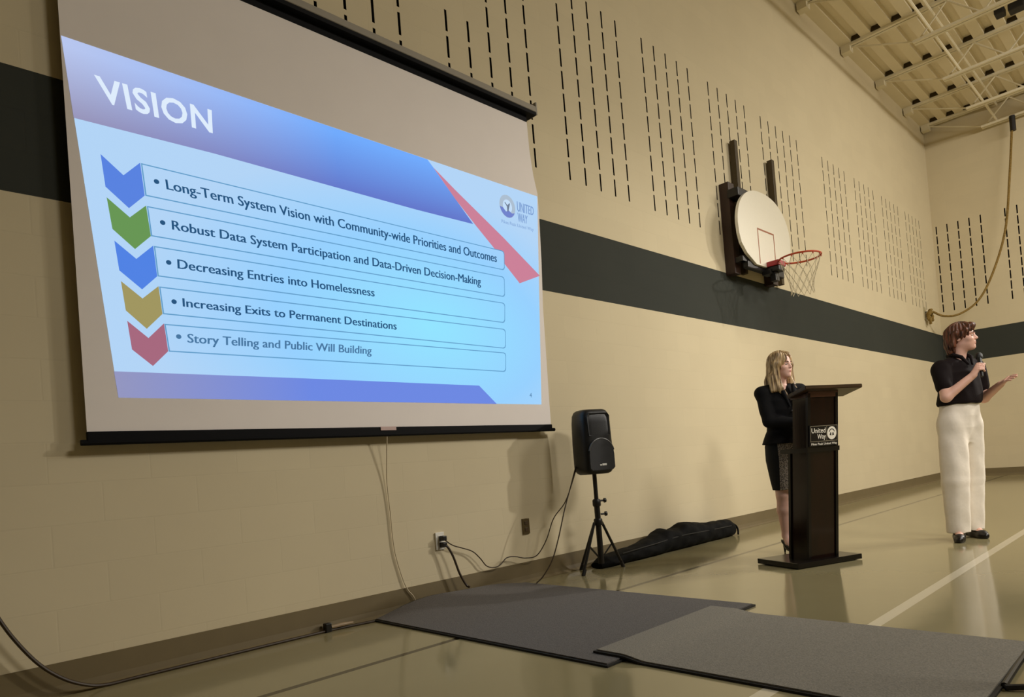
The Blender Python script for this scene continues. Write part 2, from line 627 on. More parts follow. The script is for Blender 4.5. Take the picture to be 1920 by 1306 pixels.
cord = [(2.484, 0.0, 1.19), (2.487, 0.05, 1.05), (2.49, 0.10, 0.88), (2.502, 0.112, 0.68), (2.512, 0.113, 0.44), (2.55, 0.113, 0.266), (2.587, 0.108, 0.16), (2.624, 0.10, 0.11), (2.642, 0.095, 0.07), (2.64, 0.09, 0.02)]
tube(bm, [Vector((x - 2.43, yy * 0.5, z - 1.2)) for x, yy, z in smooth_path([(a, b, c) for a, b, c in cord])], 0.0042, 6)
tag(from_bm('pull_cord', bm, mat('white_cord', (205, 190, 158), 0.7), screen), label='white pull cord hanging down the wall')


# the picture on the fabric: what the projector shows, its hot spot painted in
def grad_bg_hotspot(nt):  # projector hot spot painted into the emission as a radial gradient
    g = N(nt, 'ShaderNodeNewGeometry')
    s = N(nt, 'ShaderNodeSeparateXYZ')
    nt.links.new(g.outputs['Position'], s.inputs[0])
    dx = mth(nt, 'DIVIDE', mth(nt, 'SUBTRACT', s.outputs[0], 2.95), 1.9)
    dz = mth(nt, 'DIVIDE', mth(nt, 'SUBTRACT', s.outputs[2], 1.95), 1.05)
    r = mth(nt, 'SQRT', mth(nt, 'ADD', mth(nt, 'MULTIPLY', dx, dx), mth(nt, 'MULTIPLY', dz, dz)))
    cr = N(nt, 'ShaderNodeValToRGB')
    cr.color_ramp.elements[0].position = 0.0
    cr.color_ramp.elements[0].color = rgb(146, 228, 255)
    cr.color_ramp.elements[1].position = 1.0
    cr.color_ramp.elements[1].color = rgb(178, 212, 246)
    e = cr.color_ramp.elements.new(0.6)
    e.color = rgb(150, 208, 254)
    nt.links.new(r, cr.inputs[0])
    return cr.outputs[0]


def grad_header(nt):
    g = N(nt, 'ShaderNodeNewGeometry')
    s = N(nt, 'ShaderNodeSeparateXYZ')
    nt.links.new(g.outputs['Position'], s.inputs[0])
    sx = N(nt, 'ShaderNodeMapRange')
    sx.inputs[1].default_value, sx.inputs[2].default_value = 0.8, 2.3
    nt.links.new(s.outputs[0], sx.inputs[0])
    sz = N(nt, 'ShaderNodeMapRange')
    sz.inputs[1].default_value, sz.inputs[2].default_value = 2.77, 3.15
    nt.links.new(s.outputs[2], sz.inputs[0])
    top = mix(nt, sx.outputs[0], rgb(184, 198, 238), rgb(112, 170, 252))
    bot = mix(nt, sx.outputs[0], rgb(150, 145, 180), rgb(98, 116, 200))
    return mix(nt, sz.outputs[0], bot, top)


def grad_footer(nt):
    g = N(nt, 'ShaderNodeNewGeometry')
    s = N(nt, 'ShaderNodeSeparateXYZ')
    nt.links.new(g.outputs['Position'], s.inputs[0])
    sx = N(nt, 'ShaderNodeMapRange')
    sx.inputs[1].default_value, sx.inputs[2].default_value = 0.9, 2.0
    nt.links.new(s.outputs[0], sx.inputs[0])
    return mix(nt, sx.outputs[0], rgb(148, 150, 190), rgb(108, 136, 226))


def flat(name, poly, d, m, parent):
    bm = bmesh.new()
    bm.faces.new([bm.verts.new(sp(u, v, d)) for u, v in poly])
    bmesh.ops.triangulate(bm, faces=bm.faces[:])
    return from_bm(name, bm, m, parent)


slide = flat('slide', SLIDE, 0.0016, glow('slide_bg_hotspot', grad_bg_hotspot), screen)
slide['label'] = 'projected slide with five bulleted lines'
flat('header_band', HEADER, 0.0022, glow('slide_header', grad_header), slide)
flat('ribbon', RIBBON, 0.0024, glow('slide_ribbon', c=(203, 128, 152)), slide)
flat('footer_band', FOOTER, 0.0022, glow('slide_footer', grad_footer), slide)
CC = [(88, 130, 224), (103, 150, 84), (80, 130, 228), (160, 150, 96), (166, 104, 126)]
BORDER = glow('slide_box_line', c=(98, 156, 200))
BOXBG = glow('slide_box_hotspot', grad_bg_hotspot)  # the painted hot spot continues inside the boxes
INK = [glow('slide_ink', c=(38, 84, 126)), glow('slide_ink_pale', c=(72, 118, 160))]
for i in range(5):
    # box: rounded right end, thin outline
    tl, tr, br, bl = [Vector(p) for p in BOXES[i]]
    r = 0.022
    outer = [tl, tr + (tl - tr).normalized() * r, tr + (tl - tr).normalized() * r * 0.3 + (br - tr).normalized() * r * 0.3, tr + (br - tr).normalized() * r,
             br + (tr - br).normalized() * r, br + (tr - br).normalized() * r * 0.3 + (bl - br).normalized() * r * 0.3, br + (bl - br).normalized() * r, bl]
    cen = (tl + tr + br + bl) / 4
    w = 0.0062
    inner = [Vector((p.x - w * (1 if p.x > cen.x else -1), p.y - w * (1 if p.y > cen.y else -1))) for p in outer]
    flat('text_box', [tuple(p) for p in outer], 0.0028, BORDER, slide)
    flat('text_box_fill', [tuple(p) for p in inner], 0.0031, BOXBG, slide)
    flat('chevron', CHEV[i], 0.0034, glow('slide_chevron', c=CC[i]), slide)
    ink = INK[1] if i == 4 else INK[0]
    text_on('text_line', TEXTS[i][0], TEXTS[i][1], lambda u, v: sp(u, v, 0.0036), ink, slide, fat=0.0018)
    u, v = BUL[i]
    flat('bullet', [(u + 0.0135 * math.cos(t), v + 0.0125 * math.sin(t)) for t in np.linspace(0, 2 * PI, 17)[:-1]], 0.0036, ink, slide)
text_on('title_text', 'VISION', [(0.944, 2.896), (1.491, 2.894), (1.494, 3.021), (0.923, 3.02)], lambda u, v: sp(u, v, 0.0032), glow('slide_title', c=(222, 236, 252)), slide, bold=0.022, space=1.07)
text_on('page_number', '4', [(3.842, 1.457), (3.868, 1.457), (3.871, 1.492), (3.846, 1.492)], lambda u, v: sp(u, v, 0.0032), INK[1], slide)
# the emblem: a round mark with a small figure under an arc, and its wording
ex, ez = 3.763, 2.969
ell = lambda rx, rz, a0=0, a1=2 * PI, n=28: [(ex + rx * math.cos(t), ez + rz * math.sin(t)) for t in np.linspace(a0, a1, n)]
flat('emblem', ell(0.086, 0.091)[:-1], 0.0030, glow('emblem_ring', c=(172, 190, 208)), slide)
flat('emblem', ell(0.050, 0.054)[:-1], 0.0032, glow('emblem_center', c=(196, 222, 248)), slide)
wave = [(ex - 0.084, ez - 0.012), (ex - 0.05, ez - 0.018), (ex - 0.02, ez - 0.045), (ex + 0.01, ez - 0.03), (ex + 0.045, ez - 0.048), (ex + 0.074, ez - 0.04)] + ell(0.084, 0.089, -0.48, -PI + 0.12, 14)
flat('emblem', wave, 0.0034, glow('emblem_wave', c=(112, 130, 204)), slide)
fig = [(ex - 0.006, ez - 0.04), (ex + 0.006, ez - 0.04), (ex + 0.006, ez - 0.002), (ex + 0.03, ez + 0.026), (ex + 0.023, ez + 0.031), (ex, ez + 0.008), (ex - 0.023, ez + 0.031), (ex - 0.03, ez + 0.026), (ex - 0.006, ez - 0.002)]
flat('emblem', fig, 0.0036, glow('emblem_figure', c=(110, 124, 146)), slide)
lg = glow('logo_ink', c=(122, 156, 208))
text_on('logo_text', 'UNITED', [(3.871, 2.953), (4.058, 2.957), (4.066, 3.027), (3.875, 3.034)], lambda u, v: sp(u, v, 0.0032), lg, slide, fat=0.0015)
text_on('logo_text', 'WAY', [(3.869, 2.868), (3.977, 2.872), (3.984, 2.938), (3.872, 2.942)], lambda u, v: sp(u, v, 0.0032), lg, slide, fat=0.0015)
text_on('logo_text', 'Pikes Peak United Way', [(3.685, 2.824), (4.043, 2.824), (4.046, 2.850), (3.686, 2.850)], lambda u, v: sp(u, v, 0.0032), lg, slide)
# ------------------------------------------------------------------ basketball hoop
WOOD = mat('dark_stained_wood', (46, 26, 16), 0.5, var=0.25, scale=6, stretch=(8, 8, 0.8))
RAIL = mat('dark_olive_steel', (62, 48, 20), 0.5, var=0.1)
BKM = mat('black_painted_steel', (16, 13, 12), 0.45, var=0.2)
HX, HZ = 8.00, 3.08                                   # centre of the board, its lower edge
BO = 0.27                                             # board face in front of the wall
hoop = thing('basketball_hoop', 'white fan-shaped basketball backboard with orange rim, mounted on the long wall', 'basketball hoop', (HX, D, HZ))


def hp(u, v, o):
    return Vector((u, -o, v))


for x0 in (-0.55, 0.44):
    bm = bmesh.new()
    box(bm, x0, x0 + 0.14, -0.12, -0.001, -0.10, 0.98, 0.004)
    from_bm('mounting_board', bm, WOOD, hoop)
for x0, z1 in ((-0.20, 1.58), (0.80, 1.60)):
    bm = bmesh.new()
    box(bm, x0 - 0.035, x0 + 0.035, -0.09, -0.02, -0.05, z1, 0.004)
    box(bm, x0 - 0.05, x0 + 0.05, -0.02, -0.001, 0.3, 0.4)
    from_bm('upright', bm, RAIL, hoop)
for z in (0.02, 0.80):
    bm = bmesh.new()
    box(bm, -0.55, 0.5, -BO + 0.045, -BO + 0.095, z, z + 0.06)
    for x0 in (-0.5, 0.5):
        box(bm, x0 - 0.03, x0 + 0.03, -BO + 0.05, -0.11, z, z + 0.06)
    if z < 0.1:
        box(bm, -0.46, 0.5, -BO + 0.03, -BO + 0.10, -0.05, 0.03, 0.01)
    else:
        box(bm, -0.56, -0.30, -BO + 0.03, -0.10, 0.78, 0.88, 0.01)
    from_bm('frame', bm, BKM, hoop)
# fan-shaped board
W2 = 0.69
half = [(0.30, 0.0), (0.52, 0.10), (0.635, 0.20), (0.675, 0.30), (0.69, 0.42)]
for t in np.linspace(0.0, PI / 2, 12)[1:]:
    half.append((0.69 * math.cos(t) ** 0.85 if math.cos(t) > 1e-6 else 0.0, 0.42 + 0.49 * math.sin(t)))
half[-1] = (0.0, 0.91)
out = half + [(-u, v) for u, v in half[::-1][1:]]
bm = bmesh.new()
prism(bm, out, 0.035, lambda u, v, w: hp(u, v, BO - w))
bd = from_bm('backboard', bm, mat('white_board_paint', (226, 219, 199), 0.35, var=0.03), hoop)
bm = bmesh.new()
t0, t1, s0, s1, lw = -0.22, 0.22, 0.02, 0.45, 0.02
for a in ((t0, t1, s1 - lw, s1), (t0, t0 + lw, s0, s1 - lw), (t1 - lw, t1, s0, s1 - lw)):
    f = [bm.verts.new(hp(u, v, BO + 0.001)) for u, v in ((a[0], a[2]), (a[1], a[2]), (a[1], a[3]), (a[0], a[3]))]
    bm.faces.new(f)
from_bm('target_outline', bm, mat('rust_red_line', (150, 84, 44), 0.5), bd)
RIMM = mat('orange_rim_paint', (176, 66, 34), 0.4, var=0.15)
RC = Vector((0.05, -0.63, 0.035))
bm = bmesh.new()
ring = [RC + Vector((0.229 * math.cos(t), 0.229 * math.sin(t), 0)) for t in np.linspace(0, 2 * PI, 41)]
tube(bm, ring, 0.011, 8, cap=False)
for t in np.linspace(0, 2 * PI, 13)[:-1]:
    c = RC + Vector((0.229 * math.cos(t), 0.229 * math.sin(t), -0.014))
    box(bm, c.x - 0.006, c.x + 0.006, c.y - 0.006, c.y + 0.006, c.z - 0.01, c.z + 0.01)
rim = from_bm('rim', bm, RIMM, hoop, True)
bm = bmesh.new()
box(bm, RC.x - 0.10, RC.x + 0.10, -BO - 0.15, -BO, 0.0, 0.06, 0.006)
tube(bm, [(RC.x - 0.09, -BO - 0.14, 0.035), (RC.x - 0.15, RC.y + 0.17, 0.035)], 0.011, 8)
tube(bm, [(RC.x + 0.09, -BO - 0.14, 0.035), (RC.x + 0.15, RC.y + 0.17, 0.035)], 0.011, 8)
tag(from_bm('rim_plate', bm, mat('red_bracket_paint', (150, 36, 40), 0.45), hoop), label='red plate holding the rim')
bm = bmesh.new()
box(bm, RC.x - 0.08, RC.x + 0.08, -BO - 0.14, -BO + 0.05, -0.06, 0.0, 0.008)
box(bm, RC.x - 0.05, RC.x + 0.05, -BO - 0.08, -BO - 0.01, -0.17, -0.06, 0.008)
box(bm, RC.x - 0.11, RC.x + 0.02, -BO - 0.05, -BO + 0.06, -0.09, -0.03, 0.008)
from_bm('spring_bracket', bm, BKM, hoop)
bm = bmesh.new()
n = 12
levels = [(0.226, -0.012), (0.20, -0.10), (0.165, -0.19), (0.138, -0.28), (0.125, -0.36), (0.13, -0.43)]
for sgn in (1, -1):
    for k in range(n):
        path = []
        for i, (r, dz) in enumerate(levels):
            a = 2 * PI * (k + sgn * 0.5 * i) / n
            path.append(RC + Vector((r * math.cos(a), r * math.sin(a), dz)))
        tube(bm, path, 0.0028, 5)
from_bm('net', bm, mat('grey_white_net_cord', (190, 178, 148), 0.8), hoop)

# ------------------------------------------------------------------ lectern
LW = two_tone('dark_lectern_wood', (22, 10, 7), (34, 15, 10), 0.14, 5, (6, 6, 0.5), 0.03)
LD = mat('lectern_black_edge', (12, 8, 7), 0.25, var=0.2)
lect = thing('lectern', 'dark glossy wooden lectern with a slanted top and a white lettered sign', 'lectern', (4.904, 2.169, 0), math.atan2(-0.375, 0.927))
bm = bmesh.new()
box(bm, 0.0, 0.64, 0.0, 0.42, 0.006, 0.045, 0.004)
for x in (0.04, 0.56):
    for y in (0.03, 0.35):
        box(bm, x, x + 0.04, y, y + 0.04, 0.0, 0.008)
from_bm('base', bm, LD, lect)


def lean(z):
    return 0.06 - 0.10 * z


def lbox(bm, x0, x1, f0, b0, z0, z1):
    """box whose front leans forward with height; f0/b0 are depths behind the leaning front line"""
    vs = []
    for z in (z0, z1):
        for x, y in ((x0, f0), (x1, f0), (x1, b0), (x0, b0)):
            vs.append(bm.verts.new((x, lean(z) + y, z)))
    for f in ((3, 2, 1, 0), (4, 5, 6, 7), (0, 1, 5, 4), (1, 2, 6, 5), (2, 3, 7, 6), (3, 0, 4, 7)):
        bm.faces.new([vs[i] for i in f])


CX0, CX1 = 0.165, 0.462
bm = bmesh.new()
lbox(bm, CX0 + 0.012, CX1 - 0.012, 0.010, 0.19, 0.045, 0.86)
from_bm('column', bm, LW, lect)
for x0, x1, f, b in ((CX0, CX0 + 0.025, 0.0, 0.022), (CX1 - 0.025, CX1, 0.0, 0.022), (CX0, CX0 + 0.025, 0.178, 0.2), (CX1 - 0.025, CX1, 0.178, 0.2)):
    bm = bmesh.new()
    lbox(bm, x0, x1, f, b, 0.045, 1.30 if f == 0.0 else 0.86)
    from_bm('corner_post', bm, LD, lect)
bm = bmesh.new()
lbox(bm, CX0 + 0.01, CX1 - 0.01, 0.008, 0.16, 0.885, 1.26)
from_bm('upper_cabinet', bm, LW, lect)
bm = bmesh.new()
lbox(bm, CX0 - 0.01, CX1 + 0.01, -0.004, 0.27, 0.85, 0.885)
from_bm('shelf_ledge', bm, LD, lect)
bm = bmesh.new()
xs = (0.10, 0.665)
ys = (-0.115, 0.07)


def topz(y):
    return 1.338 - 0.25 * (y + 0.115)


vs = [bm.verts.new((x, y, topz(y) + dz)) for dz in (-0.028, 0.0) for x, y in ((xs[0], ys[0]), (xs[1], ys[0]), (xs[1], ys[1]), (xs[0], ys[1]))]
for f in ((3, 2, 1, 0), (4, 5, 6, 7), (0, 1, 5, 4), (1, 2, 6, 5), (2, 3, 7, 6), (3, 0, 4, 7)):
    bm.faces.new([vs[i] for i in f])
bmesh.ops.bevel(bm, geom=bm.edges[:], offset=0.004, segments=2, affect='EDGES')
top = from_bm('slanted_top', bm, two_tone('lectern_top_wood', (52, 36, 18), (68, 48, 24), 0.3, 5, (1, 8, 8), 0.05), lect)
bm = bmesh.new()
lbox(bm, CX0, CX1, 0.0, 0.17, 1.255, 1.285)
lbox(bm, CX0 + 0.002, CX1 - 0.002, -0.004, 0.02, 1.285, 1.315)
from_bm('top_rail', bm, two_tone('lectern_brown_wood', (58, 32, 20), (74, 44, 28), 0.3, 5, (1, 8, 8), 0.05), lect)


def sgn(u, v, d):
    return Vector((u, lean(v) - d, v))


SIGNW = mat('sign_white', (248, 242, 226), 0.5, var=0.03)
bm = bmesh.new()
lbox(bm, CX0 + 0.006, CX1 - 0.012, -0.010, 0.0, 0.892, 1.046)
sign = from_bm('sign_plate', bm, mat('sign_black', (20, 17, 15), 0.3), lect)


def sflat(name, poly, d, m):
    bm = bmesh.new()
    bm.faces.new([bm.verts.new(sgn(u, v, d)) for u, v in poly])
    bmesh.ops.triangulate(bm, faces=bm.faces[:])
    return from_bm(name, bm, m, sign)


bm = bmesh.new()
FR = mat('sign_silver_line', (150, 140, 118), 0.4)
u0, u1, v0, v1, w = CX0 + 0.012, CX1 - 0.018, 0.925, 1.042, 0.0035
for a in ((u0, u1, v1 - w, v1), (u0, u1, v0, v0 + w), (u0, u0 + w, v0, v1), (u1 - w, u1, v0, v1), (u0 + 0.158, u0 + 0.158 + w, v0, v1)):
    bm.faces.new([bm.verts.new(sgn(p, q, 0.0105)) for p, q in ((a[0], a[2]), (a[1], a[2]), (a[1], a[3]), (a[0], a[3]))])
from_bm('sign_frame', bm, FR, sign)
T3 = lambda u, v: sgn(u, v, 0.011)
text_on('lettering', 'United', [(u0 + 0.010, 0.990), (u0 + 0.148, 0.990), (u0 + 0.148, 1.026), (u0 + 0.010, 1.026)], T3, SIGNW, sign, bold=0.012)
text_on('lettering', 'Way', [(u0 + 0.066, 0.945), (u0 + 0.150, 0.945), (u0 + 0.150, 0.981), (u0 + 0.066, 0.981)], T3, SIGNW, sign, bold=0.012)
text_on('lettering', 'Pikes Peak United Way', [(u0 + 0.008, 0.900), (u1 - 0.004, 0.900), (u1 - 0.004, 0.916), (u0 + 0.008, 0.916)], T3, SIGNW, sign, bold=0.012)
mx, mz = u0 + 0.210, 0.984
circ = lambda r, a0=0, a1=2 * PI, n=25: [(mx + r * math.cos(t), mz + r * 1.06 * math.sin(t)) for t in np.linspace(a0, a1, n)]
sflat('emblem', circ(0.046)[:-1], 0.011, SIGNW)
SB = mat('sign_black', (20, 17, 15))
sflat('emblem', circ(0.030, 0.25, PI - 0.25, 14) + circ(0.024, PI - 0.35, 0.35, 14), 0.0114, SB)
for q in (-1, 1):
    sflat('emblem', [(mx + q * 0.004, mz - 0.020), (mx + q * 0.022, mz - 0.016), (mx + q * 0.014, mz + 0.006), (mx + q * 0.006, mz + 0.001)], 0.0114, SB)

# ------------------------------------------------------------------ loudspeaker on its stand
SPB = mat('speaker_plastic', (17, 18, 20), 0.42, var=0.2, scale=200, bump=0.1)
GRL = mat('speaker_grille', (12, 12, 13), 0.6, var=0.4, scale=600, bump=0.3)
spk = thing('loudspeaker', 'black plastic loudspeaker up on a tripod stand beside the screen', 'loudspeaker', (4.345, 3.55, 0.806), -0.302)
bm = bmesh.new()


def sup(a, b, n=3.2, seg=32):
    out = []
    for k in range(seg):
        t = 2 * PI * k / seg
        c, s = math.cos(t), math.sin(t)
        out.append((a * math.copysign(abs(c) ** (2 / n), c), b * math.copysign(abs(s) ** (2 / n), s)))
    return out


rings = []
for z, k in ((0.0, 0.72), (0.012, 0.86), (0.035, 0.97), (0.07, 1.0), (0.25, 1.0), (0.42, 0.97), (0.485, 0.92), (0.515, 0.82), (0.528, 0.68)):
    rings.append([bm.verts.new((x, y * (1 if y < 0 else 0.92), z)) for x, y in sup(0.148 * k, 0.125 * k, 4.0)])
for a, b in zip(rings[:-1], rings[1:]):
    for k in range(32):
        bm.faces.new((a[k], a[(k + 1) % 32], b[(k + 1) % 32], b[k]))
bm.faces.new(rings[0][::-1])
bm.faces.new(rings[-1])
cab = from_bm('cabinet', bm, SPB, spk, True)
bm = bmesh.new()
lower = [(0.118 * math.cos(t), 0.155 + 0.125 * math.sin(t) + (0.0 if math.sin(t) > 0 else -0.0)) for t in np.linspace(0, PI, 15)] + [(-0.118, 0.05), (-0.10, 0.032), (0.10, 0.032), (0.118, 0.05)]
prism(bm, lower, 0.02, lambda u, v, w: Vector((u, -0.118 - w, v)))
from_bm('woofer_grille', bm, GRL, spk)
bm = bmesh.new()
arc = [Vector((0.122 * math.cos(t), -0.133, 0.158 + 0.128 * math.sin(t))) for t in np.linspace(0.25, PI - 0.25, 17)]
tube(bm, arc, 0.007, 8)
from_bm('grille_rim', bm, mat('speaker_rim', (72, 72, 70), 0.35), spk, True)
bm = bmesh.new()
horn = [(-0.10, 0.31), (0.10, 0.31), (0.108, 0.47), (0.09, 0.495), (-0.09, 0.495), (-0.108, 0.47)]
inn = [(-0.05, 0.37), (0.05, 0.37), (0.05, 0.43), (0.04, 0.44), (-0.04, 0.44), (-0.05, 0.43)]
va = [bm.verts.new((u, -0.123, v)) for u, v in horn]
vb = [bm.verts.new((u, -0.09, v)) for u, v in inn]
vc = [bm.verts.new((u * 1.04, -0.09, v * 1.0)) for u, v in horn]
for k in range(6):
    bm.faces.new((va[k], va[(k + 1) % 6], vb[(k + 1) % 6], vb[k]))
    bm.faces.new((va[k], va[(k + 1) % 6], vc[(k + 1) % 6], vc[k]))
bm.faces.new(vb)
from_bm('horn', bm, GRL, spk)
bm = bmesh.new()
box(bm, -0.030, -0.012, -0.1405, -0.137, 0.066, 0.078, 0.002)
box(bm, -0.008, 0.036, -0.1405, -0.137, 0.066, 0.082, 0.002)
tag(from_bm('badge', bm, mat('badge_white', (232, 230, 222), 0.3), spk), label='small white badge')
st = thing('speaker_stand', 'black tripod speaker stand with slim splayed legs beside the wall outlets', 'speaker stand', (4.345, 3.55, 0))
bm = bmesh.new()
tube(bm, [(0, 0, 0.40), (0, 0, 0.806)], 0.0175, 14)
from_bm('pole', bm, BKM, st)
bm = bmesh.new()
tube(bm, [(0, 0, 0.07), (0, 0, 0.56)], 0.024, 14)
from_bm('lower_tube', bm, BKM, st)
bm = bmesh.new()
lathe(bm, [(0.03, 0.54), (0.034, 0.55), (0.034, 0.59), (0.026, 0.60)])
from_bm('collar', bm, BKM, st, True)
bm = bmesh.new()
lathe(bm, [(0.032, 0.385), (0.036, 0.39), (0.036, 0.43), (0.03, 0.44)])
from_bm('collar', bm, BKM, st, True)
for z in (0.585, 0.475):
    bm = bmesh.new()
    tube(bm, [(0.02, -0.02, z), (0.055, -0.04, z)], [0.008, 0.008], 8)
    tube(bm, [(0.05, -0.038, z), (0.064, -0.046, z)], [0.02, 0.018], 10)
    from_bm('knob', bm, BKM, st, True)
for dx, dy in ((-0.20, 0.03), (0.27, -0.01), (0.02, 0.24)):
    bm = bmesh.new()
    u = Vector((dx, dy, 0)).normalized()
    tube(bm, [Vector((0, 0, 0.405)) + u * 0.045, Vector((dx, dy, 0.018))], 0.0115, 8)
    leg = from_bm('leg', bm, BKM, st)
    bm = bmesh.new()
    tube(bm, [Vector((dx, dy, 0.05)) - u * 0.02, Vector((dx, dy, 0.0)) + u * 0.004], [0.015, 0.017], 10)
    from_bm('rubber_foot', bm, BKM, leg)
    bm = bmesh.new()
    tube(bm, [Vector((0, 0, 0.12)) + u * 0.02, Vector((0, 0, 0.21)) * 1 + Vector((dx, dy, 0)) * 0.52], 0.007, 6)
    from_bm('brace', bm, BKM, leg)

# ------------------------------------------------------------------ wall outlets and cords
PLW = mat('outlet_white', (232, 228, 216), 0.35, var=0.02)
STEEL = mat('outlet_steel', (120, 106, 78), 0.3, metal=0.8, var=0.05)


def outlet(x, z, m, label):
    o = thing('wall_outlet', label, 'outlet', (x, D, z), 0, 'wall outlets')
    bm = bmesh.new()
    box(bm, -0.038, 0.038, -0.012, 0.0, -0.062, 0.062, 0.003)
    from_bm('plate', bm, m, o)
    for zz in (0.026, -0.026):
        bm = bmesh.new()
        box(bm, -0.017, 0.017, -0.0155, -0.011, zz - 0.015, zz + 0.015, 0.002)
        from_bm('socket', bm, PLW if m is PLW else mat('socket_brown', (74, 58, 36), 0.4), o)
    return o


outlet(2.935, 0.432, PLW, 'white duplex outlet with two black plugs, left of the other outlet')
outlet(3.803, 0.437, STEEL, 'empty steel-plated outlet under the loudspeaker')
CB = mat('black_cord_rubber', (52, 36, 12), 0.5, var=0.2)


def cord(name, label, pts, r, plug=None):
    o = thing(name, label, 'cord', pts[0])
    P0 = Vector(pts[0])
    bm = bmesh.new()
    tube(bm, [p - P0 for p in smooth_path(pts, 8)], r, 8)
    from_bm('cable', bm, CB, o, True)
    if plug:
        bm = bmesh.new()
        a = Vector(plug)
        box(bm, a.x - 0.018 - P0.x, a.x + 0.018 - P0.x, D - 0.062 - P0.y, D - 0.016 - P0.y, a.z - 0.017 - P0.z, a.z + 0.017 - P0.z, 0.005)
        from_bm('plug', bm, mat('plug_black', (14, 12, 10), 0.4), o)
    return o


W = D - 0.04
cord('power_cord', 'thin dark cord looping from the white outlet up to the loudspeaker',
     [(2.94, D - 0.05, 0.452), (2.965, W, 0.43), (3.03, W, 0.387), (3.19, W, 0.327), (3.268, W, 0.262), (3.325, W, 0.197), (3.40, W, 0.172), (3.47, W, 0.185), (3.537, W, 0.225), (3.62, W - 0.01, 0.222),
      (3.72, W - 0.02, 0.197), (3.83, W - 0.04, 0.205), (3.92, W - 0.07, 0.318), (3.99, W - 0.10, 0.478), (4.10, W - 0.14, 0.60), (4.17, W - 0.18, 0.77), (4.23, W - 0.19, 0.90), (4.325, W - 0.13, 0.97)], 0.0042, (2.94, 0, 0.452))
cord('signal_cable', 'thin cable dropping from the loudspeaker to the back edge of the rear mat',
     [(4.35, 3.695, 0.98), (4.235, 3.64, 0.90), (4.10, 3.60, 0.73), (3.98, 3.58, 0.55), (3.87, 3.57, 0.335), (3.77, 3.56, 0.182), (3.68, 3.58, 0.075), (3.62, 3.60, 0.03)], 0.005)
cord('supply_cord', 'thick dark cord running from the white outlet down behind the rear mat',
     [(2.94, D - 0.05, 0.408), (2.965, D - 0.06, 0.38), (3.0, D - 0.065, 0.31), (3.04, D - 0.07, 0.19), (3.085, D - 0.08, 0.10), (3.10, D - 0.10, 0.082)], 0.0085, (2.94, 0, 0.406))
C2 = cord('extension_cable', 'long black cable lying along the foot of the long wall',
          [(0.30, D - 0.05, 0.75), (0.36, D - 0.05, 0.55), (0.42, D - 0.06, 0.40), (0.475, D - 0.06, 0.292), (0.545, D - 0.06, 0.184), (0.62, D - 0.065, 0.105), (0.70, D - 0.07, 0.05), (0.80, D - 0.05, 0.012), (0.95, D - 0.045, 0.009), (1.15, D - 0.045, 0.009),
           (1.34, D - 0.045, 0.009), (1.6, D - 0.045, 0.009), (1.85, D - 0.05, 0.009), (2.03, D - 0.055, 0.009), (2.15, D - 0.07, 0.009), (2.30, D - 0.10, 0.01)], 0.0085)
bm = bmesh.new()
q = Vector((2.0, D - 0.05, 0.0)) - Vector((0.30, D - 0.05, 0.75))
box(bm, q.x - 0.02, q.x + 0.02, q.y - 0.02, q.y + 0.02, q.z + 0.001, q.z + 0.055, 0.006)
from_bm('connector', bm, mat('plug_black', (14, 12, 10)), C2)
bm = bmesh.new()
tube(bm, [q + Vector((0.02, -0.012, 0.028)), q + Vector((0.10, -0.02, 0.03)), q + Vector((0.16, -0.03, 0.03))], [0.01, 0.012, 0.006], 8)
tag(from_bm('tape_wrap', bm, mat('pale_tape', (150, 128, 98), 0.5), C2), label='pale taped cable end')

# ------------------------------------------------------------------ long black bag by the wall
bag = thing('equipment_bag', 'long lumpy black fabric bag lying along the foot of the wall behind the stand', 'bag', (5.6, D - 0.16, 0))
secs = [(4.46, .05, .06), (4.55, .09, .09), (4.75, .105, .10), (5.0, .125, .11), (5.2, .155, .115), (5.36, .185, .12), (5.42, .215, .12), (5.50, .222, .12), (5.58, .205, .12), (5.66, .20, .12), (5.76, .236, .12), (5.84, .243, .12), (5.95, .222, .12), (6.2, .20, .115), (6.5, .185, .105), (6.64, .18, .10), (6.72, .165, .09), (6.755, .12, .06)]
bm = bmesh.new()
sx = [s[0] for s in secs]
rings = []
for x in np.linspace(4.46, 6.755, 90):
    h = float(np.interp(x, sx, [s[1] for s in secs]))
    w = float(np.interp(x, sx, [s[2] for s in secs]))
    rg = []
    for k in range(24):
        t = 2 * PI * k / 24
        c, s = math.cos(t), math.sin(t)
        wob = 1 + 0.05 * math.sin(9 * x + 3 * t) + 0.035 * math.sin(23 * x - 5 * t) + 0.03 * math.sin(41 * x + 2 * t)
        yy = w * math.copysign(abs(c) ** 0.8, c) * wob
        zz = h / 2 + h / 2 * math.copysign(abs(s) ** 0.75, s) * (wob if s > 0 else 1)
        rg.append(bm.verts.new((x - 5.6, min(yy, 0.125), max(zz, 0.0))))
    rings.append(rg)
for a, b in zip(rings[:-1], rings[1:]):
    for k in range(24):
        bm.faces.new((a[k], a[(k + 1) % 24], b[(k + 1) % 24], b[k]))
bm.faces.new(rings[0][::-1])
bm.faces.new(rings[-1])
from_bm('bag_body', bm, mat('black_nylon', (9, 9, 8), 0.8, var=0.3, scale=25, bump=0.3, spec=0.12), bag, True)
bm = bmesh.new()
tube(bm, smooth_path([(1.13, -0.02, 0.14), (1.19, -0.05, 0.10), (1.21, -0.06, 0.05), (1.17, -0.08, 0.012)]), 0.011, 6)
from_bm('strap', bm, mat('black_nylon', (24, 25, 23)), bag)
bm = bmesh.new()
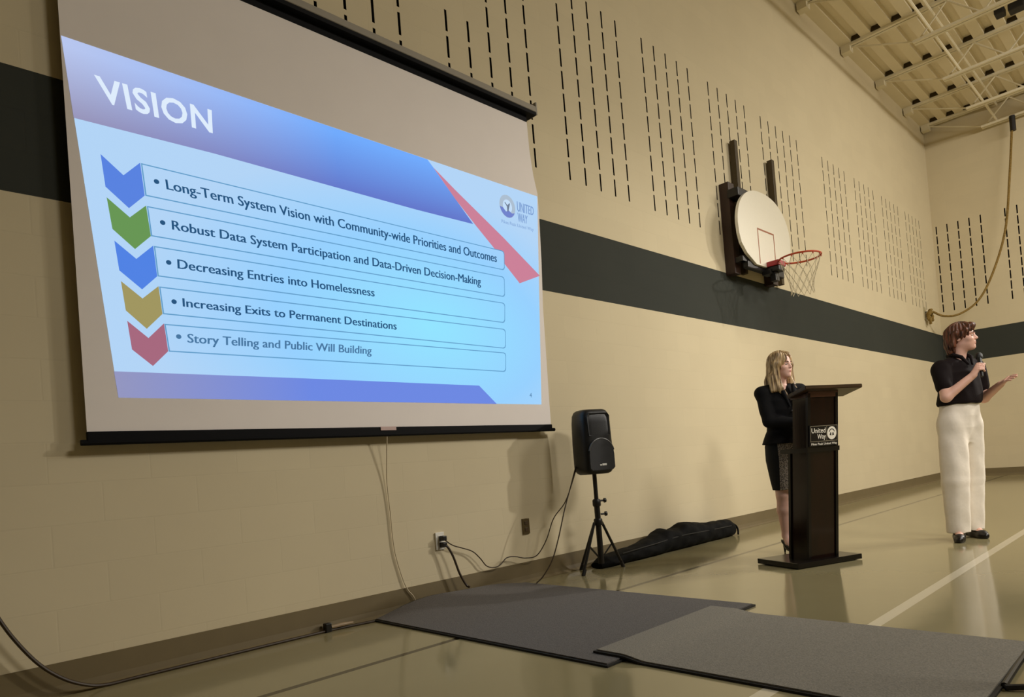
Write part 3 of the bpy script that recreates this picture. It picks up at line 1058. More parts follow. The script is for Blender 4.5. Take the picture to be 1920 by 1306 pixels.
tube(bm, smooth_path([(-0.9, -0.1, 0.10), (-0.4, -0.112, 0.12), (0.0, -0.12, 0.14), (0.5, -0.115, 0.13), (1.0, -0.1, 0.12)]), 0.005, 5)
from_bm('zipper', bm, mat('zip_grey', (16, 16, 15), 0.6), bag)

# ------------------------------------------------------------------ carpet mats
def carpet(name, c):
    return two_tone(name, tuple(int(v * 0.9) for v in c), tuple(int(v * 1.1) for v in c), 0.95, 160, (1, 1, 1), 0.35, 0.3, 0.7)


RUB = mat('mat_rubber_edge', (24, 20, 15), 0.7)


def mat_thing(label, x0, x1, y0, y1, zf, m):
    o = thing('floor_mat', label, 'mat', (x0, y0, 0), 0, 'carpet runner mats')
    nx, ny = 60, 60
    for nm, dz0, dz1, inset, mm in (('rubber_backing', 0.0, 0.009, 0.0, RUB), ('carpet', 0.009, 0.015, 0.014, m)):
        bm = bmesh.new()
        g = {}
        for lv, dz in ((0, dz0), (1, dz1)):
            for i in range(nx + 1):
                for j in range(ny + 1):
                    x = x0 + inset + (x1 - x0 - 2 * inset) * i / nx
                    y = y0 + inset + (y1 - y0 - 2 * inset) * j / ny
                    g[lv, i, j] = bm.verts.new((x - x0, y - y0, zf(x, y) + dz))
        for i in range(nx):
            for j in range(ny):
                bm.faces.new((g[1, i, j], g[1, i + 1, j], g[1, i + 1, j + 1], g[1, i, j + 1]))
                bm.faces.new((g[0, i, j], g[0, i, j + 1], g[0, i + 1, j + 1], g[0, i + 1, j]))
        for i in range(nx):
            bm.faces.new((g[0, i, 0], g[0, i + 1, 0], g[1, i + 1, 0], g[1, i, 0]))
            bm.faces.new((g[0, i, ny], g[1, i, ny], g[1, i + 1, ny], g[0, i + 1, ny]))
            bm.faces.new((g[0, 0, i], g[1, 0, i], g[1, 0, i + 1], g[0, 0, i + 1]))
            bm.faces.new((g[0, nx, i], g[0, nx, i + 1], g[1, nx, i + 1], g[1, nx, i]))
        from_bm(nm, bm, mm, o, True)
    return o


def z_rear(x, y):
    t = max(0.0, min(1.0, (x - 2.31) / 1.38))
    f = max(0.0, (y - 3.35) / 0.43) ** 2
    e = 0.074 * math.sin(PI * min(1, t ** 0.85)) ** 1.3 + 0.012 * math.sin(9 * t) * math.sin(PI * t)
    return max(0.0, e * f) + 0.0005


def z_front(x, y):
    t = max(0.0, min(1.0, (y - 1.78) / 0.14))
    return 0.0005 + 0.0165 * t * t * (3 - 2 * t)


mat_thing('dark grey mat whose back edge curls up against the wall, below the outlets', 2.31, 3.69, 1.90, 3.785, z_rear, carpet('dark_grey_carpet', (98, 94, 91)))
mat_thing('lighter grey mat overlapping the dark mat, in front of the lectern', 2.42, 3.48, 0.57, 2.07, z_front, carpet('grey_carpet', (134, 129, 118)))

# ------------------------------------------------------------------ climbing rope in the far corner
ROPE = two_tone('tan_rope', (112, 88, 34), (146, 118, 56), 0.8, 40, (1, 1, 1), 0.5)
rope = thing('climbing_rope', 'tan climbing rope hanging from the roof and tied back to the corner', 'rope', (16.4, 2.302, 6.98))
rp = [(16.4, 2.302, 6.98), (16.38, 2.323, 6.69), (16.3, 2.409, 5.812), (16.2, 2.536, 4.787), (16.05, 2.767, 3.99), (15.95, 3.021, 3.494), (15.82, 3.323, 3.273), (15.70, 3.57, 3.272), (15.6, 3.735, 3.385)]
off = Vector(rp[0])
bm = bmesh.new()
tube(bm, [p - off for p in smooth_path(rp, 10)], 0.021, 8)
from_bm('rope', bm, ROPE, rope, True)
bm = bmesh.new()
tube(bm, [(0, 0, 0.0), (0, 0, -0.29)], 0.05, 12)
tag(from_bm('clamp', bm, mat('black_clamp', (18, 14, 10), 0.5), rope), label='black sleeve at the top of the rope')
bm = bmesh.new()
e = Vector((15.55, 3.77, 3.34)) - off
for k in range(4):
    a = 0.6 * k
    pts = [e + Vector((0.085 * math.cos(t) + 0.01 * k, 0.03 * math.sin(2 * t + a), 0.085 * math.sin(t) - 0.05 * (k % 2))) for t in np.linspace(a, a + 2 * PI, 20)]
    tube(bm, pts, 0.022, 7)
tube(bm, smooth_path([e + Vector((-0.03, 0, -0.06)), e + Vector((-0.05, -0.01, -0.14)), e + Vector((-0.02, 0, -0.2))]), 0.026, 7)
from_bm('knot', bm, ROPE, rope, True)
hk = thing('wall_hook', 'small wall plate with a hook holding the rope end', 'hook', (15.50, D, 3.36))
bm = bmesh.new()
box(bm, -0.06, 0.06, -0.012, 0.0, -0.13, 0.13, 0.003)
from_bm('plate', bm, mat('painted_plate', (170, 158, 124), 0.5), hk)
bm = bmesh.new()
tube(bm, smooth_path([(0, -0.005, 0.03), (0.0, -0.06, 0.02), (0.02, -0.10, -0.01), (0.04, -0.08, 0.04)]), 0.009, 8)
from_bm('hook', bm, BKM, hk)

# ------------------------------------------------------------------ dark fixture among the joists
fx = thing('ceiling_fixture', 'black two-part fixture between the roof joists at the upper right', 'ceiling fixture', (13.0, 1.76, 7.30))
for y0, y1, z in ((0.03, 0.16, 0.06), (-0.22, -0.015, 0.03)):
    bm = bmesh.new()
    box(bm, -0.10, 0.10, y0, y1, z - 0.06, z + 0.05, 0.02)
    box(bm, -0.02, 0.02, (y0 + y1) / 2 - 0.02, (y0 + y1) / 2 + 0.02, z + 0.05, 0.135)
    from_bm('housing', bm, mat('black_fixture', (10, 8, 6), 0.6), fx)

# ------------------------------------------------------------------ stand leg at the right edge of the picture
fs = thing('floor_stand', 'foot of a black metal stand at the edge of the lighter mat', 'stand', (2.92, 0.46, 0))
bm = bmesh.new()
tube(bm, [(0.0, -0.06, 0.04), (0.0, -0.06, 0.9)], 0.014, 12)
from_bm('pole', bm, BKM, fs)
for a, b in (((-0.08, 0.105), (0.42, 0.115)), ((-0.10, 0.10), (0.0, -0.06)), ((0.42, 0.115), (0.0, -0.06))):
    bm = bmesh.new()
    tube(bm, [(a[0], a[1], 0.012), ((a[0] + b[0]) / 2, (a[1] + b[1]) / 2, 0.014), (b[0], b[1], 0.012 if b[0] else 0.055)], 0.011, 8)
    from_bm('leg', bm, BKM, fs, True)
# ------------------------------------------------------------------ people: distance-field bodies turned into one surface
class Field:
    def __init__(self, lo, hi, h):
        self.lo, self.h = np.array(lo, float), h
        self.n = [int(math.ceil((b - a) / h)) + 1 for a, b in zip(lo, hi)]
        self.F = np.full(self.n, 0.5, np.float32)
        self.ax = [lo[i] + h * np.arange(self.n[i]) for i in range(3)]

    def sl(self, a, b, pad):
        s = []
        for i in range(3):
            i0 = max(0, int((a[i] - pad - self.lo[i]) / self.h))
            i1 = min(self.n[i], int((b[i] + pad - self.lo[i]) / self.h) + 2)
            s.append(slice(i0, max(i0, i1)))
        return tuple(s)

    def pts(self, s):
        return (self.ax[0][s[0]][:, None, None], self.ax[1][s[1]][None, :, None], self.ax[2][s[2]][None, None, :])

    def put(self, s, d, k, cut=False):
        A = self.F[s]
        d = d.astype(np.float32)
        if cut:
            d = -d
            if k > 0:
                hh = np.clip(0.5 - 0.5 * (A - d) / k, 0, 1)
                self.F[s] = A * (1 - hh) + d * hh + k * hh * (1 - hh)
            else:
                self.F[s] = np.maximum(A, d)
        elif k > 0:
            hh = np.clip(0.5 + 0.5 * (A - d) / k, 0, 1)
            self.F[s] = A * (1 - hh) + d * hh - k * hh * (1 - hh)
        else:
            self.F[s] = np.minimum(A, d)

    def cone(self, a, b, ra, rb, k=0.02, cut=False):
        a, b = np.array(a, float), np.array(b, float)
        m = max(ra, rb)
        s = self.sl(np.minimum(a, b), np.maximum(a, b), m + k + 0.03)
        X, Y, Z = self.pts(s)
        ba = b - a
        L = max(1e-9, ba @ ba)
        t = np.clip(((X - a[0]) * ba[0] + (Y - a[1]) * ba[1] + (Z - a[2]) * ba[2]) / L, 0, 1)
        d = np.sqrt((X - a[0] - t * ba[0]) ** 2 + (Y - a[1] - t * ba[1]) ** 2 + (Z - a[2] - t * ba[2]) ** 2) - (ra + (rb - ra) * t)
        self.put(s, d, k, cut)

    def ell(self, c, r, k=0.02, R=None, cut=False):
        c, r = np.array(c, float), np.array(r, float)
        m = max(r)
        e = r if R is None else np.array([m, m, m])
        s = self.sl(c - e, c + e, k + 0.04)
        X, Y, Z = self.pts(s)
        X, Y, Z = X - c[0], Y - c[1], Z - c[2]
        if R is not None:
            Ri = np.array(R).T
            X, Y, Z = (Ri[0, 0] * X + Ri[0, 1] * Y + Ri[0, 2] * Z, Ri[1, 0] * X + Ri[1, 1] * Y + Ri[1, 2] * Z, Ri[2, 0] * X + Ri[2, 1] * Y + Ri[2, 2] * Z)
        k0 = np.sqrt((X / r[0]) ** 2 + (Y / r[1]) ** 2 + (Z / r[2]) ** 2)
        k1 = np.sqrt((X / r[0] ** 2) ** 2 + (Y / r[1] ** 2) ** 2 + (Z / r[2] ** 2) ** 2) + 1e-6
        self.put(s, k0 * (k0 - 1.0) / k1, k, cut)

    def slab(self, rows, k=0.02):
        """stack of ellipses: rows of (z, cx, cy, rx, ry), smooth in between"""
        z0, z1 = rows[0][0], rows[-1][0]
        m = max(max(r[3], r[4]) for r in rows)
        xs = [r[1] for r in rows]
        ys = [r[2] for r in rows]
        s = self.sl((min(xs) - m, min(ys) - m, z0), (max(xs) + m, max(ys) + m, z1), k + 0.03)
        X, Y, Z = self.pts(s)
        zz = self.ax[2][s[2]]
        zs = [r[0] for r in rows]
        I = [np.interp(zz, zs, [r[i] for r in rows])[None, None, :] for i in (1, 2, 3, 4)]
        px, py = (X - I[0]), (Y - I[1])
        k0 = np.sqrt((px / I[2]) ** 2 + (py / I[3]) ** 2)
        k1 = np.sqrt((px / I[2] ** 2) ** 2 + (py / I[3] ** 2) ** 2) + 1e-6
        d = k0 * (k0 - 1) / k1
        dz = np.maximum(z0 - Z, Z - z1)
        d = np.maximum(d, dz + 0 * d)
        self.put(s, d, k)

    def below(self, z):
        """remove everything under a height"""
        self.F = np.maximum(self.F, (z - self.ax[2])[None, None, :]).astype(np.float32)

    def above(self, z):
        self.F = np.maximum(self.F, (self.ax[2] - z)[None, None, :]).astype(np.float32)

    def warp(self, fn):
        X, Y, Z = self.pts((slice(None),) * 3)
        self.F = (self.F + fn(X, Y, Z)).astype(np.float32)

    def mesh(self, name):
        F = self.F
        F[0], F[-1], F[:, 0], F[:, -1], F[:, :, 0], F[:, :, -1] = (np.abs(F[0]) + .01, np.abs(F[-1]) + .01, np.abs(F[:, 0]) + .01, np.abs(F[:, -1]) + .01, np.abs(F[:, :, 0]) + .01, np.abs(F[:, :, -1]) + .01)
        I = F < 0
        nx, ny, nz = F.shape
        cnt = np.zeros((nx - 1, ny - 1, nz - 1), np.int8)
        for a in (0, 1):
            for b in (0, 1):
                for c in (0, 1):
                    cnt += I[a:nx - 1 + a, b:ny - 1 + b, c:nz - 1 + c]
        act = np.argwhere((cnt > 0) & (cnt < 8))
        idx = np.full((nx - 1, ny - 1, nz - 1), -1, np.int64)
        idx[act[:, 0], act[:, 1], act[:, 2]] = np.arange(len(act))
        acc = np.zeros((len(act), 3))
        num = np.zeros(len(act))
        for ax in range(3):
            o1, o2 = [i for i in range(3) if i != ax]
            for p in (0, 1):
                for q in (0, 1):
                    A = act.copy()
                    A[:, o1] += p
                    A[:, o2] += q
                    B = A.copy()
                    B[:, ax] += 1
                    fa = F[A[:, 0], A[:, 1], A[:, 2]]
                    fb = F[B[:, 0], B[:, 1], B[:, 2]]
                    c = (fa < 0) != (fb < 0)
                    t = np.where(c, fa / np.where(c, fa - fb, 1), 0)
                    P = A.astype(float)
                    P[:, ax] += t
                    acc[c] += P[c]
                    num[c] += 1
        V = acc / num[:, None] * self.h + self.lo
        quads = []
        for ax in range(3):
            o1, o2 = [(1, 2), (2, 0), (0, 1)][ax]
            s0 = [slice(None)] * 3
            s1 = [slice(None)] * 3
            s0[ax], s1[ax] = slice(0, -1), slice(1, None)
            a, b = I[tuple(s0)], I[tuple(s1)]
            E = np.argwhere(a != b)
            ok = (E[:, o1] > 0) & (E[:, o2] > 0) & (E[:, o1] < F.shape[o1] - 1) & (E[:, o2] < F.shape[o2] - 1)
            E = E[ok]
            flip = a[E[:, 0], E[:, 1], E[:, 2]]

            def cell(d1, d2):
                C = E.copy()
                C[:, o1] -= d1
                C[:, o2] -= d2
                return idx[C[:, 0], C[:, 1], C[:, 2]]
            q = np.stack([cell(1, 1), cell(0, 1), cell(0, 0), cell(1, 0)], 1)
            q[~flip] = q[~flip][:, ::-1]
            quads.append(q)
        Q = np.concatenate(quads)
        me = bpy.data.meshes.new(name)
        me.from_pydata(V.tolist(), [], Q.tolist())
        me.update()
        return me


def rotz(a):
    c, s = math.cos(a), math.sin(a)
    return np.array([[c, -s, 0], [s, c, 0], [0, 0, 1]])


def rotx(a):
    c, s = math.cos(a), math.sin(a)
    return np.array([[1, 0, 0], [0, c, -s], [0, s, c]])


class Head:
    """head-local frame: -y is the face, z up, origin half way up the head"""
    def __init__(self, c, yaw, pitch, s=1.0):
        self.c, self.R, self.s = np.array(c, float), rotz(yaw) @ rotx(pitch), s

    def p(self, x, y, z):
        return self.c + self.R @ (np.array([x, y, z]) * self.s)

    def build(self, f):
        s, R, p = self.s, self.R, self.p
        f.ell(p(0, .015, .035), np.array((.073, .092, .080)) * s, .01, R)
        f.ell(p(0, -.032, -.045), np.array((.054, .056, .062)) * s, .03, R)
        f.ell(p(0, -.060, -.090), np.array((.026, .027, .022)) * s, .02, R)        # chin
        for q in (-1, 1):
            f.ell(p(q * .038, -.052, -.022), np.array((.022, .024, .020)) * s, .018, R)   # cheek
            f.cone(p(q * .012, -.078, .022), p(q * .042, -.064, .022), .008 * s, .007 * s, .014)  # brow
            f.ell(p(q * .030, -.082, .004), np.array((.013, .010, .009)) * s, .008, R, cut=True)  # eye socket
            f.ell(p(q * .075, .016, -.006), np.array((.009, .018, .030)) * s, .005, R)       # ear
            f.ell(p(q * .084, .010, -.004), np.array((.005, .009, .016)) * s, .004, R, cut=True)
        f.cone(p(0, -.076, .014), p(0, -.0965, -.021), .007 * s, .0105 * s, .012)     # nose
        for q in (-1, 1):
            f.ell(p(q * .010, -.087, -.024), np.array((.008, .010, .007)) * s, .006, R)
        f.cone(p(-.014, -.082, -.049), p(.014, -.082, -.049), .0065 * s, .0065 * s, .006)  # lips
        f.cone(p(-.012, -.080, -.060), p(.012, -.080, -.060), .0068 * s, .0068 * s, .006)

    def extras(self, parent, iris, brow_m, lip_m, open_mouth=0.0):
        s = self.s
        white = mat('eye_white', (214, 206, 196), 0.25, var=0.02)
        for q in (-1, 1):
            me = ball(self.p(q * .030, -.0725, .003), (.0105 * s, .009 * s, .0058 * s), self.R)
            e = link('eye', me, parent, white, True)
            me = ball(self.p(q * .030, -.0805, .003), (.0056 * s, .0026 * s, .0054 * s), self.R)
            link('iris', me, e, iris, True)
            bm = bmesh.new()
            tube(bm, [Vector(self.p(*v)) for v in ((q * .014, -.0865, .024), (q * .030, -.083, .030), (q * .048, -.068, .024))], [.003, .0034, .0018], 6)
            from_bm('eyebrow', bm, brow_m, parent)
        bm = bmesh.new()
        for z, y, r in ((-.049, -.0875, .0036), (-.0585 - open_mouth, -.0865, .0042)):
            tube(bm, [Vector(self.p(*v)) for v in ((-.021, -.077, z * .5 - .027), (-.009, y, z), (0, y - .0008, z - .001), (.009, y, z), (.021, -.077, z * .5 - .027))], [.0012, r, r * .9, r, .0012], 6)
        from_bm('lips', bm, lip_m, parent)


def ball(c, r, R=None, nu=16, nv=10):
    bm = bmesh.new()
    bmesh.ops.create_uvsphere(bm, u_segments=nu, v_segments=nv, radius=1.0)
    for v in bm.verts:
        p = np.array((v.co.x * r[0], v.co.y * r[1], v.co.z * r[2]))
        if R is not None:
            p = R @ p
        v.co = Vector(p + np.array(c))
    me = bpy.data.meshes.new('ball')
    bm.to_mesh(me)
    bm.free()
    return me


def unit(v):
    v = np.array(v, float)
    return v / np.linalg.norm(v)


def hand_open(f, wrist, d, up, curl=0.35, side=1):
    """relaxed hand: d along the fingers, up = back of the hand, side = where the thumb is"""
    w, d = np.array(wrist, float), unit(d)
    up = unit(np.array(up, float) - d * np.dot(up, d))
    lat = np.cross(d, up) * side
    for a in (-.026, -.009, .009, .026):
        f.cone(w + lat * a * .6, w + d * .085 + lat * a, .016, .0135, .012)
    for i, (a, L) in enumerate(((.030, .072), (.011, .080), (-.009, .074), (-.028, .058))):
        p = w + d * .085 + lat * a
        ang = 0.0
        for j, fr in enumerate((.46, .30, .24)):
            ang += curl * (0.7 + 0.25 * i / 3)
            dd = d * math.cos(ang) - up * math.sin(ang)
            q = p + dd * L * fr
            f.cone(p, q, .0092 - .0008 * j, .0086 - .0008 * j, .003)
            p = q
    p = w + d * .022 + lat * .026
    for dd, L, r in ((d * .6 + lat * .75 - up * .3, .040, .0125), (d * .85 + lat * .35 - up * .4, .032, .0105), (d * .95 - up * .35, .024, .009)):
        q = p + unit(dd) * L
        f.cone(p, q, r, r * .9, .005)
        p = q


def hand_grip(f, wrist, c, axis, rad, thumb_up=1):
    """a fist closed round a bar through c along axis"""
    w, c, a = np.array(wrist, float), np.array(c, float), unit(axis)
    to = w - c
    n = unit(to - a * np.dot(to, a))                       # from the bar towards the wrist
    b = np.cross(a, n)
    R = rad + .0085
    for i, (o, L) in enumerate(((.030, 1.0), (.010, 1.06), (-.010, 1.0), (-.029, .88))):
        k = c + a * o + n * (R * .72) + b * (R * .95)       # knuckle
        f.cone(w + a * o * .5 + b * .008, k, .017, .0135, .010)
        P = [k]
        for t in (100, 172, 250):
            t = math.radians(t * (0.9 if i == 3 else 1.0)) + math.radians(-18)
            P.append(c + a * (o * .96) + (n * math.cos(t) + b * math.sin(t)) * R)
        P = [P[0], c + a * o + (n * math.cos(math.radians(78)) + b * math.sin(math.radians(78))) * (R + .004), *P[2:]]
        for j in range(len(P) - 1):
            f.cone(P[j], P[j + 1], .0098 - .0006 * j, .0092 - .0006 * j, .003)
    p = w * .45 + (c + n * R) * .55 - b * .012 + a * .012 * thumb_up
    for t, o, r in ((-55, .022, .0125), (-110, .036, .0108), (-165, .040, .0095)):
        t = math.radians(t)
        q = c + a * o * thumb_up + (n * math.cos(t) + b * math.sin(t)) * (R + .002)
        f.cone(p, q, r, r * .92, .005)
        p = q


def skin_mat(name, c):
    m = mat(name, c, 0.5, var=0.05, scale=25)
    b = m.node_tree.nodes['Principled BSDF']
    b.inputs['Subsurface Weight'].default_value = 0.12
    b.inputs['Subsurface Radius'].default_value = (0.02, 0.008, 0.005)
    return m


def facing(t_dir, r_dir, phi):
    return math.cos(phi) * t_dir[0] + math.sin(phi) * r_dir[0], math.cos(phi) * t_dir[1] + math.sin(phi) * r_dir[1]


def yaw_for(px, py, phi):
    """turn about z so the figure's front (-y) points phi away from the viewer, towards the right"""
    L = math.hypot(px, py)
    t = (-px / L, -py / L)
    r = (py / L, -px / L)
    fx_, fy_ = facing(t, r, phi)
    return math.atan2(fx_, -fy_)


H = 0.005

# ---- the woman behind the lectern
wx, wy = 5.70, 2.535
woman = thing('person', 'person with long blond hair in a black jacket and tweed skirt standing behind the lectern', 'person', (wx, wy, 0), yaw_for(wx, wy, math.radians(28)), 'presenters')
hd = Head((0.005, -0.02, 1.600), math.radians(26), math.radians(2), 0.98)
f = Field((-.36, -.42, -.01), (.36, .26, 1.76), H)
f.slab([(0.86, 0, .01, .13, .09), (0.95, 0, .015, .145, .10), (1.08, 0, 0, .11, .08), (1.20, 0, -.005, .125, .09), (1.30, 0, 0, .14, .09), (1.38, 0, .01, .12, .07), (1.42, 0, .012, .06, .05)], .03)
f.cone((0, .012, 1.39), hd.p(0, .015, -.06), .050, .047, .03)
hd.build(f)
for q in (-1, 1):
    f.cone((q * .08, .01, .90), (q * .072, -.005, .50), .085, .052, .03)
    f.cone((q * .072, -.005, .50), (q * .066, .012, .37), .050, .052, .02)
    f.cone((q * .066, .012, .37), (q * .060, .018, .15), .051, .030, .02)
    f.cone((q * .060, .018, .15), (q * .062, -.03, .085), .032, .030, .02)
    f.cone((q * .062, -.03, .085), (q * .064, -.13, .022), .031, .018, .02)
    sh, el, wr = (q * .165, .01, 1.375), (q * .200 + (.03 if q < 0 else 0), -.075, 1.13), (q * .045 + .085, -.225 - .02 * q, 1.12 + .02 * q)
    f.cone((q * .10, .01, 1.39), sh, .05, .052, .03)
    f.cone(sh, el, .046, .036, .02)
    f.cone(el, wr, .036, .025, .02)
    hand_open(f, wr, (-q * .6, -.55, -.2 + .1 * q), (-q * .2, -.8, .4), .38, side=-q)
body = link('body', f.mesh('body'), woman, skin_mat('skin_fair', (236, 190, 172)), True)
hd.extras(body, mat('iris_blue', (52, 60, 66), 0.2), mat('brow_brown', (96, 70, 46), 0.8), mat('lip_rose', (176, 94, 88), 0.45))
# jacket
JK = mat('black_wool', (11, 10, 12), 0.8, var=0.3, scale=180, bump=0.2, spec=0.2)
f = Field((-.36, -.36, .86), (.36, .26, 1.50), H)
f.slab([(0.925, 0, .01, .205, .155), (0.99, 0, .01, .175, .13), (1.05, 0, .005, .150, .112), (1.12, 0, 0, .146, .108), (1.22, 0, -.01, .162, .122), (1.30, 0, -.005, .172, .122), (1.36, 0, .005, .150, .10), (1.41, 0, .012, .095, .075), (1.435, 0, .014, .07, .062)], .02)
for q in (-1, 1):
    sh, el, wr = (q * .165, .01, 1.372), (q * .200 + (.03 if q < 0 else 0), -.072, 1.13), (q * .06 + .08, -.205 - .02 * q, 1.12 + .02 * q)
    f.cone((q * .09, .01, 1.395), sh, .058, .064, .03)
    f.cone(sh, el, .064, .052, .02)
    f.cone(el, wr, .052, .040, .02)
f.cone((0, -.06, 1.50), (0, -.13, 1.27), .055, .008, .01, cut=True)
f.cone((0, 0.0, 1.40), (0, 0.01, 1.52), .052, .07, .01, cut=True)
f.below(0.935)
f.warp(lambda X, Y, Z: 0.003 * np.sin(34 * Z + 9 * X) * np.cos(16 * X + 7 * Y))
link('jacket', f.mesh('jacket'), woman, JK, True)
bm = bmesh.new()
for q in (-1, 1):
    tube(bm, [(q * .058, -.085, 1.43), (q * .045, -.118, 1.36), (q * .012, -.145, 1.24)], [.014, .018, .006], 8)
from_bm('lapel', bm, JK, woman, True)
for z in (1.20, 1.12, 1.05):
    bm = bmesh.new()
    lathe(bm, [(0.009, 0), (0.010, .003), (0.006, .005)], 10, Matrix.Translation((0.005, -.126 - (.01 if z > 1.15 else 0), z)) @ Matrix.Rotation(PI / 2, 4, 'X'))
    from_bm('button', bm, mat('button_black', (24, 22, 22), 0.25), woman)


def skirt_mat():
    m, nt, b = nmat('tweed_and_black')
    tc = N(nt, 'ShaderNodeTexCoord')
    s = N(nt, 'ShaderNodeSeparateXYZ')
    nt.links.new(tc.outputs['Object'], s.inputs[0])
    nz = N(nt, 'ShaderNodeTexNoise')
    nz.inputs['Scale'].default_value = 130
    nt.links.new(tc.outputs['Object'], nz.inputs['Vector'])
    mr = N(nt, 'ShaderNodeMapRange')
    mr.inputs[1].default_value, mr.inputs[2].default_value = 0.38, 0.62
    nt.links.new(nz.outputs['Fac'], mr.inputs[0])
    tw = mix(nt, mr.outputs[0], rgb(66, 60, 56), rgb(176, 162, 146))
    front = mth(nt, 'MULTIPLY', mth(nt, 'LESS_THAN', mth(nt, 'ABSOLUTE', mth(nt, 'ADD', s.outputs[0], -0.03)), 0.150), mth(nt, 'LESS_THAN', s.outputs[1], 0.0))
    nt.links.new(mix(nt, front, rgb(10, 9, 10), tw), b.inputs['Base Color'])
    b.inputs['Roughness'].default_value = 0.85
    return m


f = Field((-.26, -.22, .48), (.26, .22, 1.06), H)
f.slab([(0.54, 0, -.002, .145, .098), (0.62, 0, 0, .158, .108), (0.80, 0, .01, .176, .132), (0.92, 0, .012, .172, .13), (1.03, 0, .005, .142, .105)], .01)
f.below(0.545)
f.warp(lambda X, Y, Z: 0.002 * np.sin(40 * X + 5 * Z))
link('skirt', f.mesh('skirt'), woman, skirt_mat(), True)
# hair
HAIRB = two_tone('blond_hair', (104, 76, 44), (206, 176, 128), 0.45, 60, (1.0, 1.0, 0.10), 0.6, 0.36, 0.62)
f = Field((-.26, -.22, 1.26), (.26, .24, 1.78), .004)
R = hd.R
f.ell(hd.p(0, .018, .040), (.087, .106, .092), .01, R)
f.ell(hd.p(0, .060, -.06), (.092, .062, .13), .03, R)
for q in (-1, 1):
    f.cone(hd.p(q * .055, -.02, .09), hd.p(q * .082, -.022, .01), .030, .030, .02)
    f.cone(hd.p(q * .082, -.015, .01), hd.p(q * .092, -.01, -.11), .031, .034, .02)
    f.cone(hd.p(q * .092, -.005, -.11), hd.p(q * .090, -.045, -.205), .036, .028, .02)
    f.cone(hd.p(q * .090, -.045, -.205), hd.p(q * .062, -.085, -.275), .028, .013, .02)
    f.cone(hd.p(q * .10, .02, -.09), hd.p(q * .125, .0, -.215), .034, .022, .02)
    f.cone(hd.p(q * .06, .075, -.12), hd.p(q * .07, .085, -.27), .045, .03, .02)
f.ell(hd.p(.0, -.115, -.045), (.063, .075, .115), .008, R, cut=True)
f.ell(hd.p(.012, -.10, .045), (.040, .055, .050), .008, R, cut=True)
f.cone((0, -.01, 1.36), (0, .02, 1.54), .046, .043, .006, cut=True)
_c = hd.c
f.warp(lambda X, Y, Z: 0.0032 * np.sin(26 * np.arctan2(Y - _c[1] - .01, X - _c[0]) + 11 * Z + 2 * np.sin(17 * Z)) + 0.002 * np.sin(53 * np.arctan2(Y - _c[1] - .01, X - _c[0]) + 20 * Z))
link('hair', f.mesh('hair'), woman, HAIRB, True)
# pumps
SHOE = mat('black_patent', (12, 10, 10), 0.2, var=0.2)
for q in (-1, 1):
    f = Field((q * .062 - .06, -.20, -.005), (q * .062 + .06, .09, .17), .003)
    f.cone((q * .060, .032, .105), (q * .062, -.03, .066), .037, .036, .02)
    f.cone((q * .062, -.03, .060), (q * .064, -.135, .022), .034, .026, .02)
    f.cone((q * .064, -.135, .022), (q * .064, -.165, .016), .025, .012, .02)
    f.ell((q * .061, .0, .135), (.038, .075, .042), .006, cut=True)
    f.cone((q * .060, .052, .085), (q * .060, .060, .0), .017, .006, .012)
    f.below(0.0)
    link('shoe', f.mesh('shoe'), woman, SHOE, True)

# ---- the person with the microphone
mxp, myp = 6.80, 1.535
guy = thing('person', 'person in a dark polo shirt and cream trousers speaking into a microphone', 'person', (mxp, myp, 0), yaw_for(mxp, myp, math.radians(48)), 'presenters')
hd = Head((0.015, -0.03, 1.715), math.radians(32), math.radians(-2), 1.04)
f = Field((-.40, -.50, -.01), (.50, .30, 1.90), H)
f.slab([(0.94, 0, .01, .14, .09), (1.0, 0, .012, .155, .105), (1.14, 0, .01, .135, .095), (1.30, 0, 0, .155, .105), (1.42, 0, .005, .155, .098), (1.50, 0, .015, .12, .075), (1.545, 0, .02, .065, .058)], .03)
f.cone((0, .022, 1.50), hd.p(0, .015, -.06), .058, .054, .03)
hd.build(f)
LEGS = {-1: ((-.125, -.035), (-.118, -.045)), 1: ((.125, .035), (.125, .045))}
for q in (-1, 1):
    hx, hy = q * .09, .01
    (kx, ky), (ax_, ay_) = LEGS[q]
    f.cone((hx, hy, .93), (kx, ky, .52), .08, .058, .03)
    f.cone((kx, ky, .52), ((kx + ax_) / 2, (ky + ay_) / 2 + .01, .36), .058, .058, .02)
    f.cone(((kx + ax_) / 2, (ky + ay_) / 2 + .01, .36), (ax_, ay_, .10), .057, .038, .02)
    ft = unit((-.22 if q > 0 else -.75, -.9 if q > 0 else -.7, 0))
    a0 = np.array((ax_, ay_, .0))
    f.cone(a0 + (0, 0, .09), a0 + ft * .14 + (0, 0, .03), .038, .026, .02)
# right arm holds the microphone
shR, elR, wrR = (-.185, .01, 1.46), (-.245, -.09, 1.215), (-.085, -.205, 1.375)
mic_c, mic_a = np.array((-.035, -.232, 1.425)), unit((.115, .115, .27))
f.cone((-.11, .01, 1.48), shR, .055, .058, .03)
f.cone(shR, elR, .052, .042, .02)
f.cone(elR, wrR, .043, .029, .02)
hand_grip(f, wrR, mic_c, mic_a, .016)
